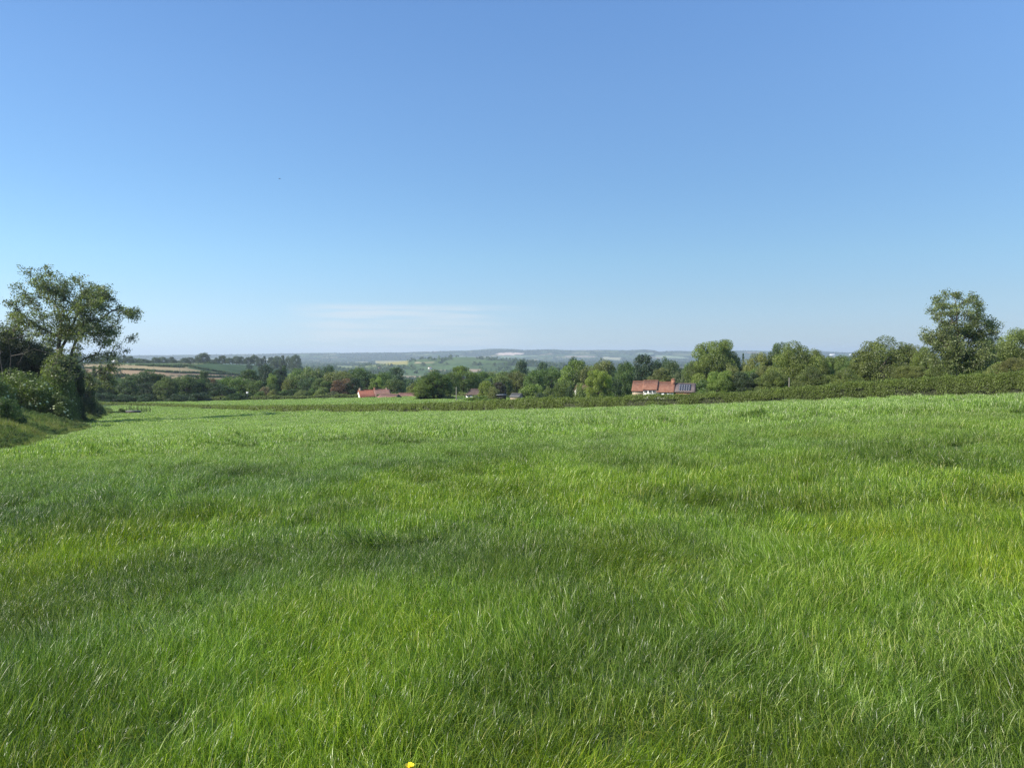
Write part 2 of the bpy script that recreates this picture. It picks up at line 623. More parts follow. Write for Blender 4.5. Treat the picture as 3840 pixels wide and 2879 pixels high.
def blade_patch(name, size, n, width, length, seg, seed, mat, bend=(0.5, 1.9), lean=0.3, clump=0.0, coarse=0.0):
    """a square of grass: n arching tapered blades"""
    g = np.random.default_rng(seed)
    bx, by = g.uniform(-size / 2, size / 2, n), g.uniform(-size / 2, size / 2, n)
    if clump:
        k = max(3, int(n / 14))
        cx_, cy_ = g.uniform(-size / 2, size / 2, k), g.uniform(-size / 2, size / 2, k)
        w_ = g.integers(0, k, n)
        m_ = g.random(n) < clump
        bx = np.where(m_, cx_[w_] + g.normal(0, 0.035, n), bx)
        by = np.where(m_, cy_[w_] + g.normal(0, 0.035, n), by)
    L = g.uniform(length[0], length[1], n) * g.uniform(0.75, 1.0, n)
    W = g.uniform(width[0], width[1], n)
    big = g.random(n) < coarse                            # a few broad, long blades arch over the rest
    L = np.where(big, L * 1.1 + 0.03, L)
    W = np.where(big, W * 1.9, W)
    ph = g.uniform(0, 2 * np.pi, n)
    th = np.abs(g.normal(0, lean, n))
    B = g.uniform(bend[0], bend[1], n) * g.uniform(0.3, 1, n)
    tw = g.normal(0, 0.7, n)
    dirx, diry = np.cos(ph), np.sin(ph)
    V = np.zeros((n, seg + 1, 2, 3))
    pos = np.stack((bx, by, np.full(n, -0.03)), -1)
    for s in range(seg + 1):
        t = s / seg
        a = th + B * t ** 2.0
        wv = W * (0.55 + 0.9 * t - 1.40 * t * t) if s < seg else W * 0.06
        wv = np.maximum(wv, W * 0.05)
        psi = ph + np.pi / 2 + tw * t
        side = np.stack((np.cos(psi), np.sin(psi), 0.25 * np.sin(tw * 3 * t)), -1)
        V[:, s, 0] = pos - side * wv[:, None] / 2
        V[:, s, 1] = pos + side * wv[:, None] / 2
        step = L / seg
        pos = pos + np.stack((dirx * np.sin(a), diry * np.sin(a), np.cos(a)), -1) * step[:, None]
    base = (np.arange(n) * (seg + 1) * 2)[:, None]
    s = np.arange(seg)[None, :] * 2
    F_ = np.stack((base + s, base + s + 1, base + s + 3, base + s + 2), -1).reshape(-1, 4)
    tint = np.repeat(g.random(n), seg)
    return mesh(name, V.reshape(-1, 3), F_, mat, {'tint': ('FACE', 'FLOAT', tint)}, smooth=True)


def tilt_euler(ax, ay, rz):
    """rotation = lean (ax about x, ay about y) after a spin about z, as XYZ euler angles"""
    cz, sz = np.cos(rz), np.sin(rz)
    cx_, sx_ = np.cos(ax), np.sin(ax)
    cyy, syy = np.cos(ay), np.sin(ay)
    # M = Ry(ay) Rx(ax) Rz(rz)
    Rx = np.zeros((len(rz), 3, 3)); Rx[:, 0, 0] = 1; Rx[:, 1, 1] = cx_; Rx[:, 1, 2] = -sx_; Rx[:, 2, 1] = sx_; Rx[:, 2, 2] = cx_
    Ry = np.zeros_like(Rx); Ry[:, 0, 0] = cyy; Ry[:, 0, 2] = syy; Ry[:, 1, 1] = 1; Ry[:, 2, 0] = -syy; Ry[:, 2, 2] = cyy
    Rz = np.zeros_like(Rx); Rz[:, 0, 0] = cz; Rz[:, 0, 1] = -sz; Rz[:, 1, 0] = sz; Rz[:, 1, 1] = cz; Rz[:, 2, 2] = 1
    M = Ry @ Rx @ Rz
    return np.stack((np.arctan2(M[:, 2, 1], M[:, 2, 2]), -np.arcsin(np.clip(M[:, 2, 0], -1, 1)), np.arctan2(M[:, 1, 0], M[:, 0, 0])), -1)


zones = []   # (near, far, spacing, first prototype, number)
protos = []
for k in range(6):
    protos.append(blade_patch('near_tuft', 0.42, 520, (0.0024, 0.0056), (0.08, 0.29), 6, 100 + k, GRASS, bend=(0.8, 3.6), lean=0.46, clump=0.8, coarse=0.014))
for k in range(4):
    protos.append(blade_patch('middle_tuft', 0.9, 1250, (0.0042, 0.0085), (0.09, 0.28), 4, 200 + k, GRASS, bend=(0.9, 3.4), lean=0.46, clump=0.7, coarse=0.006))
for k in range(4):
    protos.append(blade_patch('far_tuft', 2.2, 2600, (0.010, 0.020), (0.11, 0.30), 3, 300 + k, GRASS, bend=(1.1, 2.9), lean=0.4, clump=0.4))
for k in range(3):
    protos.append(blade_patch('farthest_tuft', 5.0, 2600, (0.035, 0.06), (0.14, 0.32), 2, 400 + k, GRASS, bend=(1.1, 2.9), lean=0.45))
grass_col = proto_collection('grass_source', protos)

HEDGE = np.array([(60, 40), (46, 45), (34, 51), (26.8, 56.2), (18.8, 60), (12.8, 64.5), (2, 75), (-14.6, 100), (-29, 128), (-57, 172), (-79.5, 205), (-110, 240), (-139, 265), (-160, 280)], float)


def hedge_y(x):
    return np.interp(x, HEDGE[::-1, 0], HEDGE[::-1, 1])


def grass_colour(x, y, g):
    """crop colour drifts over the field: yellower where it is thin, bluer in patches; left glare and far sunlit paleness are painted in"""
    n = len(x)
    yel = sstep(0.42, 0.75, fbm(x / 1.1 + 3, y / 1.6, 41, 4)) * 0.55
    yel = yel + sstep(0.42, 0.80, fbm(x / 6.0, y / 7.0, 43, 4) + 0.14 * sstep(0.5, 5.0, x) + 0.20 * sstep(4.2, 2.6, y)) * 0.8
    yel = np.clip(yel, 0, 1) * (1 - 0.6 * sstep(5, 14, y))
    blu = sstep(0.45, 0.75, fbm(x / 5.0 + 9, y / 8.0, 47, 4) + 0.16 * sstep(1.0, -4.0, x) * sstep(3.0, 5, y) * sstep(40, 15, y))
    blu = blu * (0.35 + 0.65 * sstep(1.5, -3.0, x) * sstep(30, 14, y))  # bluish glare left of centre painted into the blade colour
    c = np.full((n, 3), 1.08)
    c = c * (1 - yel[:, None]) + np.array((1.42, 1.22, 0.36)) * yel[:, None]
    c = c * (1 - 0.8 * blu[:, None]) + np.array((0.90, 0.96, 2.3)) * 0.6 * blu[:, None]
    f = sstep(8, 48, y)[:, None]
    c = c * (1 - f * 0.75) + np.array((1.66, 1.44, 3.7)) * f * 0.85  # sunlit tips at a grazing view, painted as paler blades with distance
    lush = sstep(0.40, 0.68, fbm(x / 1.3 + 2, y / 2.0, 49, 4))[:, None] * (1 - 0.7 * f)
    c *= 1.12 - 0.38 * lush
    c *= g.uniform(0.88, 1.12, (n, 1))
    return c


def field_points(y0, y1, sp, g):
    out_x, out_y = [], []
    ys = np.arange(y0, y1, sp)
    for yv in ys:
        w = yv * 0.76 + 3.0
        xs = np.arange(-w, w, sp)
        out_x.append(xs + g.uniform(-0.5, 0.5, len(xs)) * sp)
        out_y.append(yv + g.uniform(-0.5, 0.5, len(xs)) * sp)
    return np.concatenate(out_x), np.concatenate(out_y)


g = np.random.default_rng(7)
PX, PY, PP, SC = [], [], [], []
for (y0, y1, sp, p0, pn, sc_) in ((0.7, 9.5, 0.21, 0, 6, 0.84), (8.5, 31, 0.57, 6, 4, 0.9), (29, 95, 1.55, 10, 4, 1.0), (90, 285, 3.3, 14, 3, 1.0)):
    x, y = field_points(y0, y1, sp, g)
    keep = (x > verge_x(y) + 0.1) & (y < hedge_y(x) - 0.5)
    if y0 >= 90:      # the field beyond the hedge too
        keep = (x > verge_x(y) - 0.5) & (np.abs(y - hedge_y(x)) > 2.4) & ((y < hedge_y(x)) | ((x < 0) & (y < 283)))
    # thin gaps where the sward opens
    x, y = x[keep], y[keep]
    PX.append(x); PY.append(y)
    PP.append(p0 + g.integers(0, pn, len(x)))
    SC.append(np.full(len(x), sc_))
x, y, pk, scl = map(np.concatenate, (PX, PY, PP, SC))
z = ground(x, y)
hn = fbm(x / 0.9, y / 1.3, 51)
hb = fbm(x / 4.5, y / 5.5, 53)
hs = 0.28 + 1.25 * hn + 0.40 * hb
fw_ = sstep(16, 50, y)
hs = hs * (1 - fw_) + (0.92 + 0.22 * hn) * fw_
hs = hs * (1 - 0.42 * sstep(55, 95, y))
for off_ in (6.5, 8.4):      # a pair of old wheel tracks follows the left edge
    hs = np.where((y > 30) & (np.abs(x - verge_x(y) - off_) < 0.28), hs * 0.6, hs)
lean_x = (fbm(x / 0.7, y / 0.8, 61, 3) - 0.5) * 1.0
lean_y = (fbm(x / 0.7, y / 0.8, 67, 3) - 0.5) * 1.0
lodged = 1 + 1.1 * sstep(0.56, 0.70, fbm(x / 1.6 + 7, y / 1.9, 71, 3))      # patches laid over by wind and rain
lean_x, lean_y = lean_x * lodged, lean_y * lodged
nearw = 1 - sstep(20, 60, y)
lean_x = lean_x * (0.25 + 0.75 * nearw)
lean_y = lean_y * (0.25 + 0.75 * nearw)
rot = tilt_euler(-lean_y, lean_x, g.uniform(0, 6.283, len(x)))
S3 = np.stack((scl, scl, hs * scl), -1)
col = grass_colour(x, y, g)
print('grass instances', len(x))
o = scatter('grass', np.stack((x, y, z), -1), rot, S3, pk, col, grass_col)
tag(o, 'long lush green grass filling the whole sloping field', 'grass', kind='stuff')

# ------------------------------------------------------------------ foliage shapes
def leaves(C, Nn, size, g, ratio=0.55, jitter=0.9, fold=0.0):
    """one diamond-shaped leaf per centre C facing roughly Nn"""
    n = len(C)
    Nn = Nn + g.normal(0, jitter, (n, 3))
    Nn /= np.linalg.norm(Nn, axis=1, keepdims=True) + 1e-9
    A = np.cross(Nn, g.normal(0, 1, (n, 3)))
    A /= np.linalg.norm(A, axis=1, keepdims=True) + 1e-9
    B = np.cross(Nn, A)
    s = np.asarray(size) * g.uniform(0.6, 1.25, n)
    a = A * (s * 0.5)[:, None]
    b = B * (s * 0.5 * ratio)[:, None]
    V = np.stack((C - a, C - b + a * 0.15, C + a, C + b + a * 0.15), 1).reshape(-1, 3)
    F_ = np.arange(4 * n).reshape(n, 4)
    return V, F_


def tubes(P0, P1, R0, R1, sides=5):
    P0, P1 = np.asarray(P0, float), np.asarray(P1, float)
    D = P1 - P0
    D /= np.linalg.norm(D, axis=1, keepdims=True) + 1e-9
    up = np.where(np.abs(D[:, 2:3]) > 0.9, np.array([[1.0, 0, 0]]), np.array([[0, 0, 1.0]]))
    A = np.cross(D, up)
    A /= np.linalg.norm(A, axis=1, keepdims=True) + 1e-9
    B = np.cross(D, A)
    an = np.arange(sides) * 2 * np.pi / sides
    ring = A[:, None, :] * np.cos(an)[None, :, None] + B[:, None, :] * np.sin(an)[None, :, None]
    V = np.concatenate((P0[:, None] + ring * np.asarray(R0)[:, None, None], P1[:, None] + ring * np.asarray(R1)[:, None, None]), 1)
    n = len(P0)
    b = (np.arange(n) * 2 * sides)[:, None]
    k = np.arange(sides)[None, :]
    k2 = (k + 1) % sides
    F_ = np.stack((b + k, b + k2, b + sides + k2, b + sides + k), -1).reshape(-1, 4)
    return V.reshape(-1, 3), F_


def crown_mesh(name, seed, shape='round', n_leaf=9000, leaf=0.42, H=10.0, W=9.0, low=0.08, lobes=46, lobe_r=(0.22, 0.36), mat=LEAF):
    g = np.random.default_rng(seed)
    C = []
    Rr = []
    hw = W / 2
    zc, hz = H * (low + 1) / 2, H * (1 - low) / 2
    for _ in range(lobes):
        v = g.normal(0, 1, 3)
        v /= np.linalg.norm(v)
        k = g.uniform(0.45, 0.86) if g.random() < 0.45 else g.uniform(0.72, 0.84)
        r = g.uniform(*lobe_r) * hw
        if shape == 'round':
            p = v * np.array((hw, hw, hz)) * k
            p[2] += zc
            if low == 0.0 and v[2] < 0.15 and g.random() < 0.8:      # a skirt of foliage down to the ground
                p[:2] *= (0.80 / max(np.hypot(p[0], p[1]) / hw, 0.3)) * g.uniform(0.75, 1.0)
        elif shape == 'cone':
            t = g.uniform(0, 1) ** 0.75
            a = g.uniform(0, 6.283)
            rad = hw * (1 - t) * g.uniform(0.5, 0.9)
            p = np.array((math.cos(a) * rad, math.sin(a) * rad, low * H + t * H * (0.98 - low)))
            r = r * (1.15 - t * 0.8)
        elif shape == 'column':
            t = g.uniform(0, 1)
            a = g.uniform(0, 6.283)
            rad = hw * math.sin(math.pi * (0.12 + 0.84 * t)) ** 0.6 * g.uniform(0.2, 0.7)
            p = np.array((math.cos(a) * rad, math.sin(a) * rad, low * H + t * H * (0.95 - low)))
            r = r * 1.3
        elif shape == 'dome':      # from the ground up
            v[2] = abs(v[2])
            p = v * np.array((hw, hw, H)) * k
            r = r * 1.05
        C.append(p)
        Rr.append(r)
    C, Rr = np.array(C), np.array(Rr)
    w = Rr ** 2 / (Rr ** 2).sum()
    pick = g.choice(lobes, n_leaf, p=w)
    v = g.normal(0, 1, (n_leaf, 3))
    v /= np.linalg.norm(v, axis=1, keepdims=True)
    rad = Rr[pick] * g.uniform(0.45, 1.08, n_leaf) ** 0.6
    P = C[pick] + v * rad[:, None] * np.array((1, 1, 0.8))
    P[:, 2] = np.maximum(P[:, 2], 0.02 * H * g.random(n_leaf))
    top = np.percentile(P[:, 2], 99.0)
    P[:, 2] *= H / top
    wx = 0.5 * (np.ptp(np.percentile(P[:, 0], [0.7, 99.3])) + np.ptp(np.percentile(P[:, 1], [0.7, 99.3])))
    P[:, :2] *= W / wx
    V, F_ = leaves(P, v * 1.0 + np.array((0, 0, 0.35)), leaf, g)
    # tint follows the lobe (young growth is paler) with leaf-by-leaf scatter
    tint = np.clip(0.5 + 0.28 * g.normal(0, 1, lobes)[pick] * 0.7 + g.normal(0, 0.22, n_leaf), 0, 1)
    return mesh(name, V, F_, mat, {'tint': ('FACE', 'FLOAT', tint)}), C * np.array((W / wx, W / wx, H / top))


def trunk_mesh(name, C, seed, H=10.0, r=0.32, mat=BARK, limbs=9):
    g = np.random.default_rng(seed)
    P0, P1, R0, R1 = [], [], [], []
    pts = [np.array((0, 0, -0.4))]
    for k in range(1, 6):
        pts.append(np.array((g.normal(0, 0.09) * k, g.normal(0, 0.09) * k, H * 0.13 * k)))
    for k in range(5):
        P0.append(pts[k]); P1.append(pts[k + 1])
        R0.append(r * (1.15 - k * 0.18)); R1.append(r * (1.15 - (k + 1) * 0.18))
    for k in g.choice(len(C), min(limbs, len(C)), replace=False):
        s = pts[int(g.integers(1, 5))]
        e = C[k]
        mid = (s + e) / 2 + np.array((0, 0, 0.25))
        P0 += [s, mid]; P1 += [mid, e]
        R0 += [r * 0.36, r * 0.24]; R1 += [r * 0.24, r * 0.08]
    V, F_ = tubes(P0, P1, R0, R1, 6)
    return mesh(name, V, F_, mat, smooth=True)


KINDS = {}


def kind(key, seed, **kw):
    H, W = kw.get('H', 10.0), kw.get('W', 9.0)
    tr = kw.pop('trunk', 0.32)
    bm_ = kw.pop('bark', BARK)
    cm_, C = crown_mesh('crown', seed, **kw)
    KINDS[key] = (cm_, trunk_mesh('trunk', C, seed + 1, H, tr, bm_), H, W)


for k in range(4):
    kind('round%d' % k, 500 + k, shape='round', n_leaf=14000, leaf=0.36, lobes=60 + 8 * k, lobe_r=(0.15, 0.34), low=0.0)
for k in range(2):
    kind('open%d' % k, 520 + k, shape='round', n_leaf=7500, leaf=0.36, lobes=60, lobe_r=(0.13, 0.24), low=0.16)
for k in range(4):
    kind('fine%d' % k, 540 + k, shape='round', n_leaf=46000, leaf=0.23, lobes=80 + 10 * k, lobe_r=(0.14, 0.30), low=0.0)
kind('column0', 560, shape='column', n_leaf=5000, leaf=0.36, W=2.6, lobes=40, lobe_r=(0.35, 0.6), low=0.03, trunk=0.18)
kind('cone0', 570, shape='cone', n_leaf=7000, leaf=0.32, W=5.5, lobes=46, lobe_r=(0.22, 0.38), low=0.06)
kind('tuftop0', 575, shape='round', n_leaf=5000, leaf=0.4, W=6.5, lobes=30, lobe_r=(0.22, 0.36), low=0.52, trunk=0.22)
for k in range(3):
    kind('bush%d' % k, 580 + k, shape='dome', n_leaf=9000, leaf=0.20, H=3.0, W=4.4, lobes=40, lobe_r=(0.20, 0.38), trunk=0.08)
for k in range(3):
    kind('finebush%d' % k, 590 + k, shape='dome', n_leaf=30000, leaf=0.11, H=3.0, W=4.4, lobes=64, lobe_r=(0.16, 0.34), trunk=0.08)

# leaf colours
G_MID = (0.052, 0.088, 0.024)
G_DARK = (0.030, 0.054, 0.020)
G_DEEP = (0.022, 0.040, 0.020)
G_LITE = (0.085, 0.125, 0.030)
G_YEL = (0.120, 0.160, 0.030)
G_OLIVE = (0.085, 0.100, 0.034)
G_GREY = (0.085, 0.105, 0.060)
G_COPPER = (0.075, 0.048, 0.036)
G_BLUE = (0.042, 0.072, 0.036)


def tree(key, px, top, wpx, Yd, c, label, cat='tree', name='tree', group=None, rz=None, parts=True):
    cm_, tm_, H, W = KINDS[key]
    x = at(px, Yd)
    z0 = gz(x, Yd) - 0.05
    h = zz(top, Yd) - z0
    w = wpx / FPX * Yd
    gg = random.Random(int(px * 7 + top * 13))
    e = empty(name, (x, Yd, z0), gg.uniform(0, 6.28) if rz is None else rz)
    e.scale = (w / W, w / W * gg.uniform(0.9, 1.1), h / H)
    tag(e, label, cat, group)
    cr = obj('crown' if cat == 'tree' else 'leaves', cm_, e)
    j = gg.uniform(0.9, 1.1)
    cr.color = (c[0] * j, c[1] * j, c[2] * j, 1)
    t = obj('trunk' if cat == 'tree' else 'stems', tm_, e)
    return e


# ------------------------------------------------------------------ hedges
def resample(P, step):
    P = np.asarray(P, float)
    seg = np.hypot(*np.diff(P, axis=0).T)
    s = np.concatenate(([0], np.cumsum(seg)))
    t = np.arange(0, s[-1], step)
    return np.stack((np.interp(t, s, P[:, 0]), np.interp(t, s, P[:, 1])), -1), t


def hedge(name, P, height, width, label, color, seed, dens=1.0, leaf_k=0.00115, flat=3.0, hvar=0.16, topline=None):
    g = np.random.default_rng(seed)
    Q, t = resample(P, 0.5)
    # smooth the line
    for _ in range(12):
        Q[1:-1] = (Q[:-2] + 2 * Q[1:-1] + Q[2:]) / 4
    T = np.gradient(Q, axis=0)
    T /= np.linalg.norm(T, axis=1, keepdims=True)
    Nn = np.stack((-T[:, 1], T[:, 0]), -1)
    hh = np.interp(t, np.linspace(0, t[-1], len(np.atleast_1d(height))), np.atleast_1d(height)) if np.ndim(height) else np.full(len(t), height)
    if topline is not None:
        pxq = Q[:, 0] / Q[:, 1] * FPX + CX
        tq = np.interp(pxq, [a for a, b in topline], [b for a, b in topline])
        hh = np.clip(np.array([zz(a, b) for a, b in zip(tq, Q[:, 1])]) - ground(Q[:, 0], Q[:, 1]), 1.0, 2.1)
    hh = hh * (1 - hvar + 2 * hvar * fbm(t / 3.5, t * 0 + seed, 3, 4))
    ww = width * (0.8 + 0.4 * fbm(t / 4.0, t * 0 + seed + 9, 5, 3))
    Z0 = ground(Q[:, 0], Q[:, 1])
    root = empty(name, (Q[len(Q) // 2, 0], Q[len(Q) // 2, 1], Z0[len(Q) // 2]))
    off = np.array(root.location)
    # lumpy core standing for twigs, added to block light, inner shade in its colour
    ns = 9
    an = np.linspace(-0.05, np.pi + 0.05, ns)
    prof = np.stack((np.sign(np.cos(an)) * np.abs(np.cos(an)) ** 0.6, np.abs(np.sin(an)) ** 0.6), -1)
    k = 0.72 * (0.9 + 0.2 * g.random((len(Q), ns)))
    V = np.zeros((len(Q), ns, 3))
    V[:, :, 0] = Q[:, 0:1] + Nn[:, 0:1] * prof[None, :, 0] * ww[:, None] / 2 * k
    V[:, :, 1] = Q[:, 1:2] + Nn[:, 1:2] * prof[None, :, 0] * ww[:, None] / 2 * k
    V[:, :, 2] = Z0[:, None] - 0.1 + prof[None, :, 1] * hh[:, None] * k
    idx = np.arange(len(Q) * ns).reshape(len(Q), ns)
    F_ = np.stack((idx[:-1, :-1], idx[1:, :-1], idx[1:, 1:], idx[:-1, 1:]), -1).reshape(-1, 4)
    obj('twigs', mesh('twigs', V.reshape(-1, 3) - off, F_, TWIG_SHADE), root)
    # leaves on and just under the outer surface
    dist = np.hypot(Q[:, 0], Q[:, 1])
    leafs = np.clip(dist * leaf_k, 0.05, 0.6)
    per = dens * 0.5 * (2 * hh + ww) / (leafs ** 2 * 0.28) * 1.35
    cnt = g.poisson(per)
    I = np.repeat(np.arange(len(Q)), cnt)
    n = len(I)
    a = g.uniform(0, np.pi, n)
    pc, ps = np.sign(np.cos(a)) * np.abs(np.cos(a)) ** 0.6, np.abs(np.sin(a)) ** 0.6
    along = g.uniform(-0.25, 0.25, n)
    # lumps: shoots and hollows
    lump = fbm((t[I] + along) / 0.45, a * 0.9 * hh[I], seed + 5, 4)
    depth = 1.0 + (lump - 0.5) * 0.30 + g.normal(0, 0.035, n)
    depth = depth - 0.06
    shoot = (g.random(n) < 0.03) & (ps > 0.8)
    depth = depth + shoot * g.uniform(0, 0.25, n)
    # gaps low down where the bare stems show
    C = np.zeros((n, 3))
    C[:, 0] = Q[I, 0] + T[I, 0] * along + Nn[I, 0] * pc * ww[I] / 2 * depth
    C[:, 1] = Q[I, 1] + T[I, 1] * along + Nn[I, 1] * pc * ww[I] / 2 * depth
    C[:, 2] = Z0[I] - 0.05 + ps * hh[I] * depth
    NN = np.stack((Nn[I, 0] * pc, Nn[I, 1] * pc, ps), -1)
    gap = (fbm((t[I] + along) / 1.7, C[:, 2] * 1.1, seed + 8, 3) > 0.64) & (ps < 0.72) & (g.random(n) < 0.8)
    C, NN, I2, lump = C[~gap], NN[~gap], I[~gap], lump[~gap]
    V, F_ = leaves(C, NN, leafs[I2], g, ratio=0.7)
    tint = np.clip(0.15 + lump * 0.7 + g.normal(0, 0.2, len(C)), 0, 1)
    lo = obj('leaves', mesh('leaves', V - off, F_, LEAF, {'tint': ('FACE', 'FLOAT', tint)}), root)
    lo['kind'] = 'stuff'
    lo.color = (*color, 1)
    tag(root, label, 'hedge')
    print(name, len(C))
    return root


hedge('hedge', HEDGE, np.array([1.85, 1.75, 1.6, 1.4, 1.3, 1.3, 1.35, 1.3, 1.3, 1.3, 1.3, 1.2, 1.2, 1.2]), 1.6, 'long clipped green hedge along the far side of the grass field', (0.074, 0.102, 0.025), 11, hvar=0.11, topline=[(400, 1512), (600, 1515), (800, 1518), (1000, 1520), (1250, 1516), (1500, 1513), (1750, 1503), (2000, 1491), (2250, 1486), (2500, 1477), (2850, 1458), (3240, 1429), (3840, 1390), (4800, 1330)])
hedge('hedge', [(-120, 292), (-95, 288), (-60, 287), (-25, 285), (-5, 262)], 1.35, 1.8, 'low uneven hedge beyond the strip of pasture, in front of the red-roofed farm', (0.080, 0.105, 0.034), 17, hvar=0.35)

# ------------------------------------------------------------------ the two big open-crowned trees
def grow_tree(name, px0, ybase, Yd, scale_px, trunks, blobs, label, color, seed, leaf=0.26, per=24, cl_r=0.42, depth=0.6, rt=0.40, spacing=0.62, bark=BARK, cat='tree', pw=0.42):
    """blobs: (px, py, radius px) outlines of foliage masses; twigs are grown from the trunk polyline to every leaf cluster"""
    g = np.random.default_rng(seed)
    m = Yd / FPX
    x0 = at(px0, Yd)
    z0 = gz(x0, Yd)
    root = empty(name, (x0, Yd, z0))

    def P3(px, py, dy=0.0):
        return np.array(((px - px0) * m, dy, zz(py, Yd) - z0))
    nodes, par = [], []
    for tr in trunks:
        prev = -1
        for k, (px, py, dy) in enumerate(tr):
            p = P3(px, py, dy)
            if py >= 9000:
                p = np.array(((px - px0) * m, dy, -0.3))
            if k == 0 and nodes:
                d = np.linalg.norm(np.array(nodes) - p, axis=1)
                prev = int(np.argmin(d))
                if d[prev] < 0.25:
                    continue
            if prev >= 0:
                q = nodes[prev]
                ns = max(1, int(np.linalg.norm(p - q) / 0.9))
                for s in range(1, ns):
                    nodes.append(q + (p - q) * s / ns + g.normal(0, 0.05, 3)); par.append(prev); prev = len(nodes) - 1
            nodes.append(p); par.append(prev); prev = len(nodes) - 1
    ntr = len(nodes)
    allx = np.array([b[0] for b in blobs]); cxm = allx.mean()
    wmax = (allx.max() - allx.min()) * m / 2
    targets = []
    for bx, by, br in blobs:
        r = br * m
        n = max(3, int(4.2 * r ** 3 / spacing ** 3)) if r > 1.3 else max(4, int(6 * r ** 2.2 / spacing ** 2))
        n = min(n, 90)
        off = (bx - cxm) * m
        dmax = math.sqrt(max(wmax ** 2 - off ** 2, 0.5)) * depth
        for layer in range(2 if br > 30 * 0.434 * 2 else 1):
            dy = g.uniform(-dmax, dmax)
            for _ in range(n // 2 if br > 26 else n):
                v = g.normal(0, 1, 3)
                v *= (g.random() ** 0.45) / np.linalg.norm(v)
                targets.append(P3(bx, by, dy) + v * r)
    T = np.array(targets)
    T = T[T[:, 2] > 0.4]
    N = np.array(nodes)
    fork = N[:ntr]
    d = np.array([np.linalg.norm(fork - t_, axis=1).min() for t_ in T])
    order = np.argsort(d)
    store = np.zeros((len(T) * 12 + ntr, 3))
    store[:ntr] = N
    cnt = ntr
    tips = []
    for k in order:
        t_ = T[k]
        dd = np.linalg.norm(store[:cnt] - t_, axis=1)
        dd += np.maximum(store[:cnt, 2] - t_[2], 0) * 0.9
        j = int(np.argmin(dd))
        q = store[j].copy()
        L = np.linalg.norm(t_ - q)
        ns = min(max(1, int(L / 0.55)), 8)
        prev = j
        for s in range(1, ns + 1):
            f = s / ns
            p = q + (t_ - q) * f + np.array((0, 0, 0.12 * L * math.sin(math.pi * f))) + (g.normal(0, 0.05, 3) if s < ns else 0)
            store[cnt] = p
            par.append(prev)
            prev = cnt
            cnt += 1
        tips.append(prev)
    N = store[:cnt]
    par = np.array(par)
    w = np.zeros(cnt)
    w[tips] = 1
    for k in range(cnt - 1, -1, -1):
        if par[k] >= 0:
            w[par[k]] += w[k]
    w = np.maximum(w, 1)
    rad = rt * (w / w.max()) ** pw
    rad = np.maximum(rad, 0.018)
    ch = np.where(par >= 0)[0]
    rp = np.minimum(rad[par[ch]], rad[ch] * 1.6)
    V, F_ = tubes(N[par[ch]], N[ch], rp, rad[ch], 6)
    obj('trunk', mesh('trunk', V, F_, bark, smooth=True), root)
    C = N[tips]
    n = len(C)
    P = np.repeat(C, per, 0) + g.normal(0, cl_r * 0.55, (n * per, 3)) * np.array((1, 1, 0.7))
    V, F_ = leaves(P, np.tile((0, 0, 0.7), (n * per, 1)), leaf, g, ratio=0.45)
    tint = np.clip(np.repeat(g.normal(0.5, 0.2, n), per) + g.normal(0, 0.22, n * per), 0, 1)
    cr = obj('crown', mesh('crown', V, F_, LEAF, {'tint': ('FACE', 'FLOAT', tint)}), root)
    cr.color = (*color, 1)
    tag(root, label, cat)
    print(name, 'clusters', n, 'nodes', cnt)
    return root


def zb(lst, ox, oy, k):
    return [(ox + a * k, oy + b * k, r_ * k) for a, b, r_ in lst]


K1 = 600 / 1382
ash_blobs = zb([(420, 110, 62), (350, 130, 30), (480, 120, 40), (290, 170, 26), (400, 190, 60), (330, 210, 60), (290, 235, 45), (620, 130, 55), (650, 190, 60), (745, 155, 34), (700, 200, 45), (560, 220, 90), (480, 260, 80),
                (250, 320, 60), (200, 370, 55), (150, 425, 42), (160, 355, 18), (300, 330, 70), (380, 300, 60), (440, 400, 60), (640, 300, 90), (720, 280, 80), (790, 260, 70), (860, 250, 55), (900, 300, 60), (840, 330, 90), (760, 370, 90),
                (940, 380, 70), (880, 420, 80), (1000, 385, 55), (1060, 420, 55), (1110, 450, 45), (1140, 430, 24), (1060, 480, 40), (990, 460, 55), (680, 420, 80), (600, 380, 60), (560, 470, 70), (220, 470, 70), (150, 480, 50), (300, 470, 60), (350, 540, 70),
                (420, 500, 60), (250, 560, 80), (170, 560, 60), (400, 620, 80), (480, 560, 60), (640, 520, 80), (740, 500, 80), (820, 520, 80), (900, 560, 70), (940, 620, 50), (880, 640, 60), (980, 670, 45), (1000, 700, 30), (1000, 780, 30),
                (930, 795, 22), (960, 740, 30), (820, 620, 80), (760, 600, 80), (680, 620, 80), (600, 600, 80), (560, 680, 60), (830, 700, 50), (760, 700, 60), (700, 700, 50), (790, 760, 50), (740, 800, 70), (820, 820, 45), (680, 830, 70), (620, 880, 60), (760, 880, 60), (700, 940, 80), (745, 960, 60), (705, 1020, 60), (760, 1050, 45), (680, 1090, 60), (640, 1000, 60), (640, 800, 50), (480, 640, 60), (440, 720, 50)], 0, 980, K1)


def zt(lst, ox, oy, k):
    return [(ox + a * k, (oy + b * k) if b < 9000 else b, dy) for a, b, dy in lst]


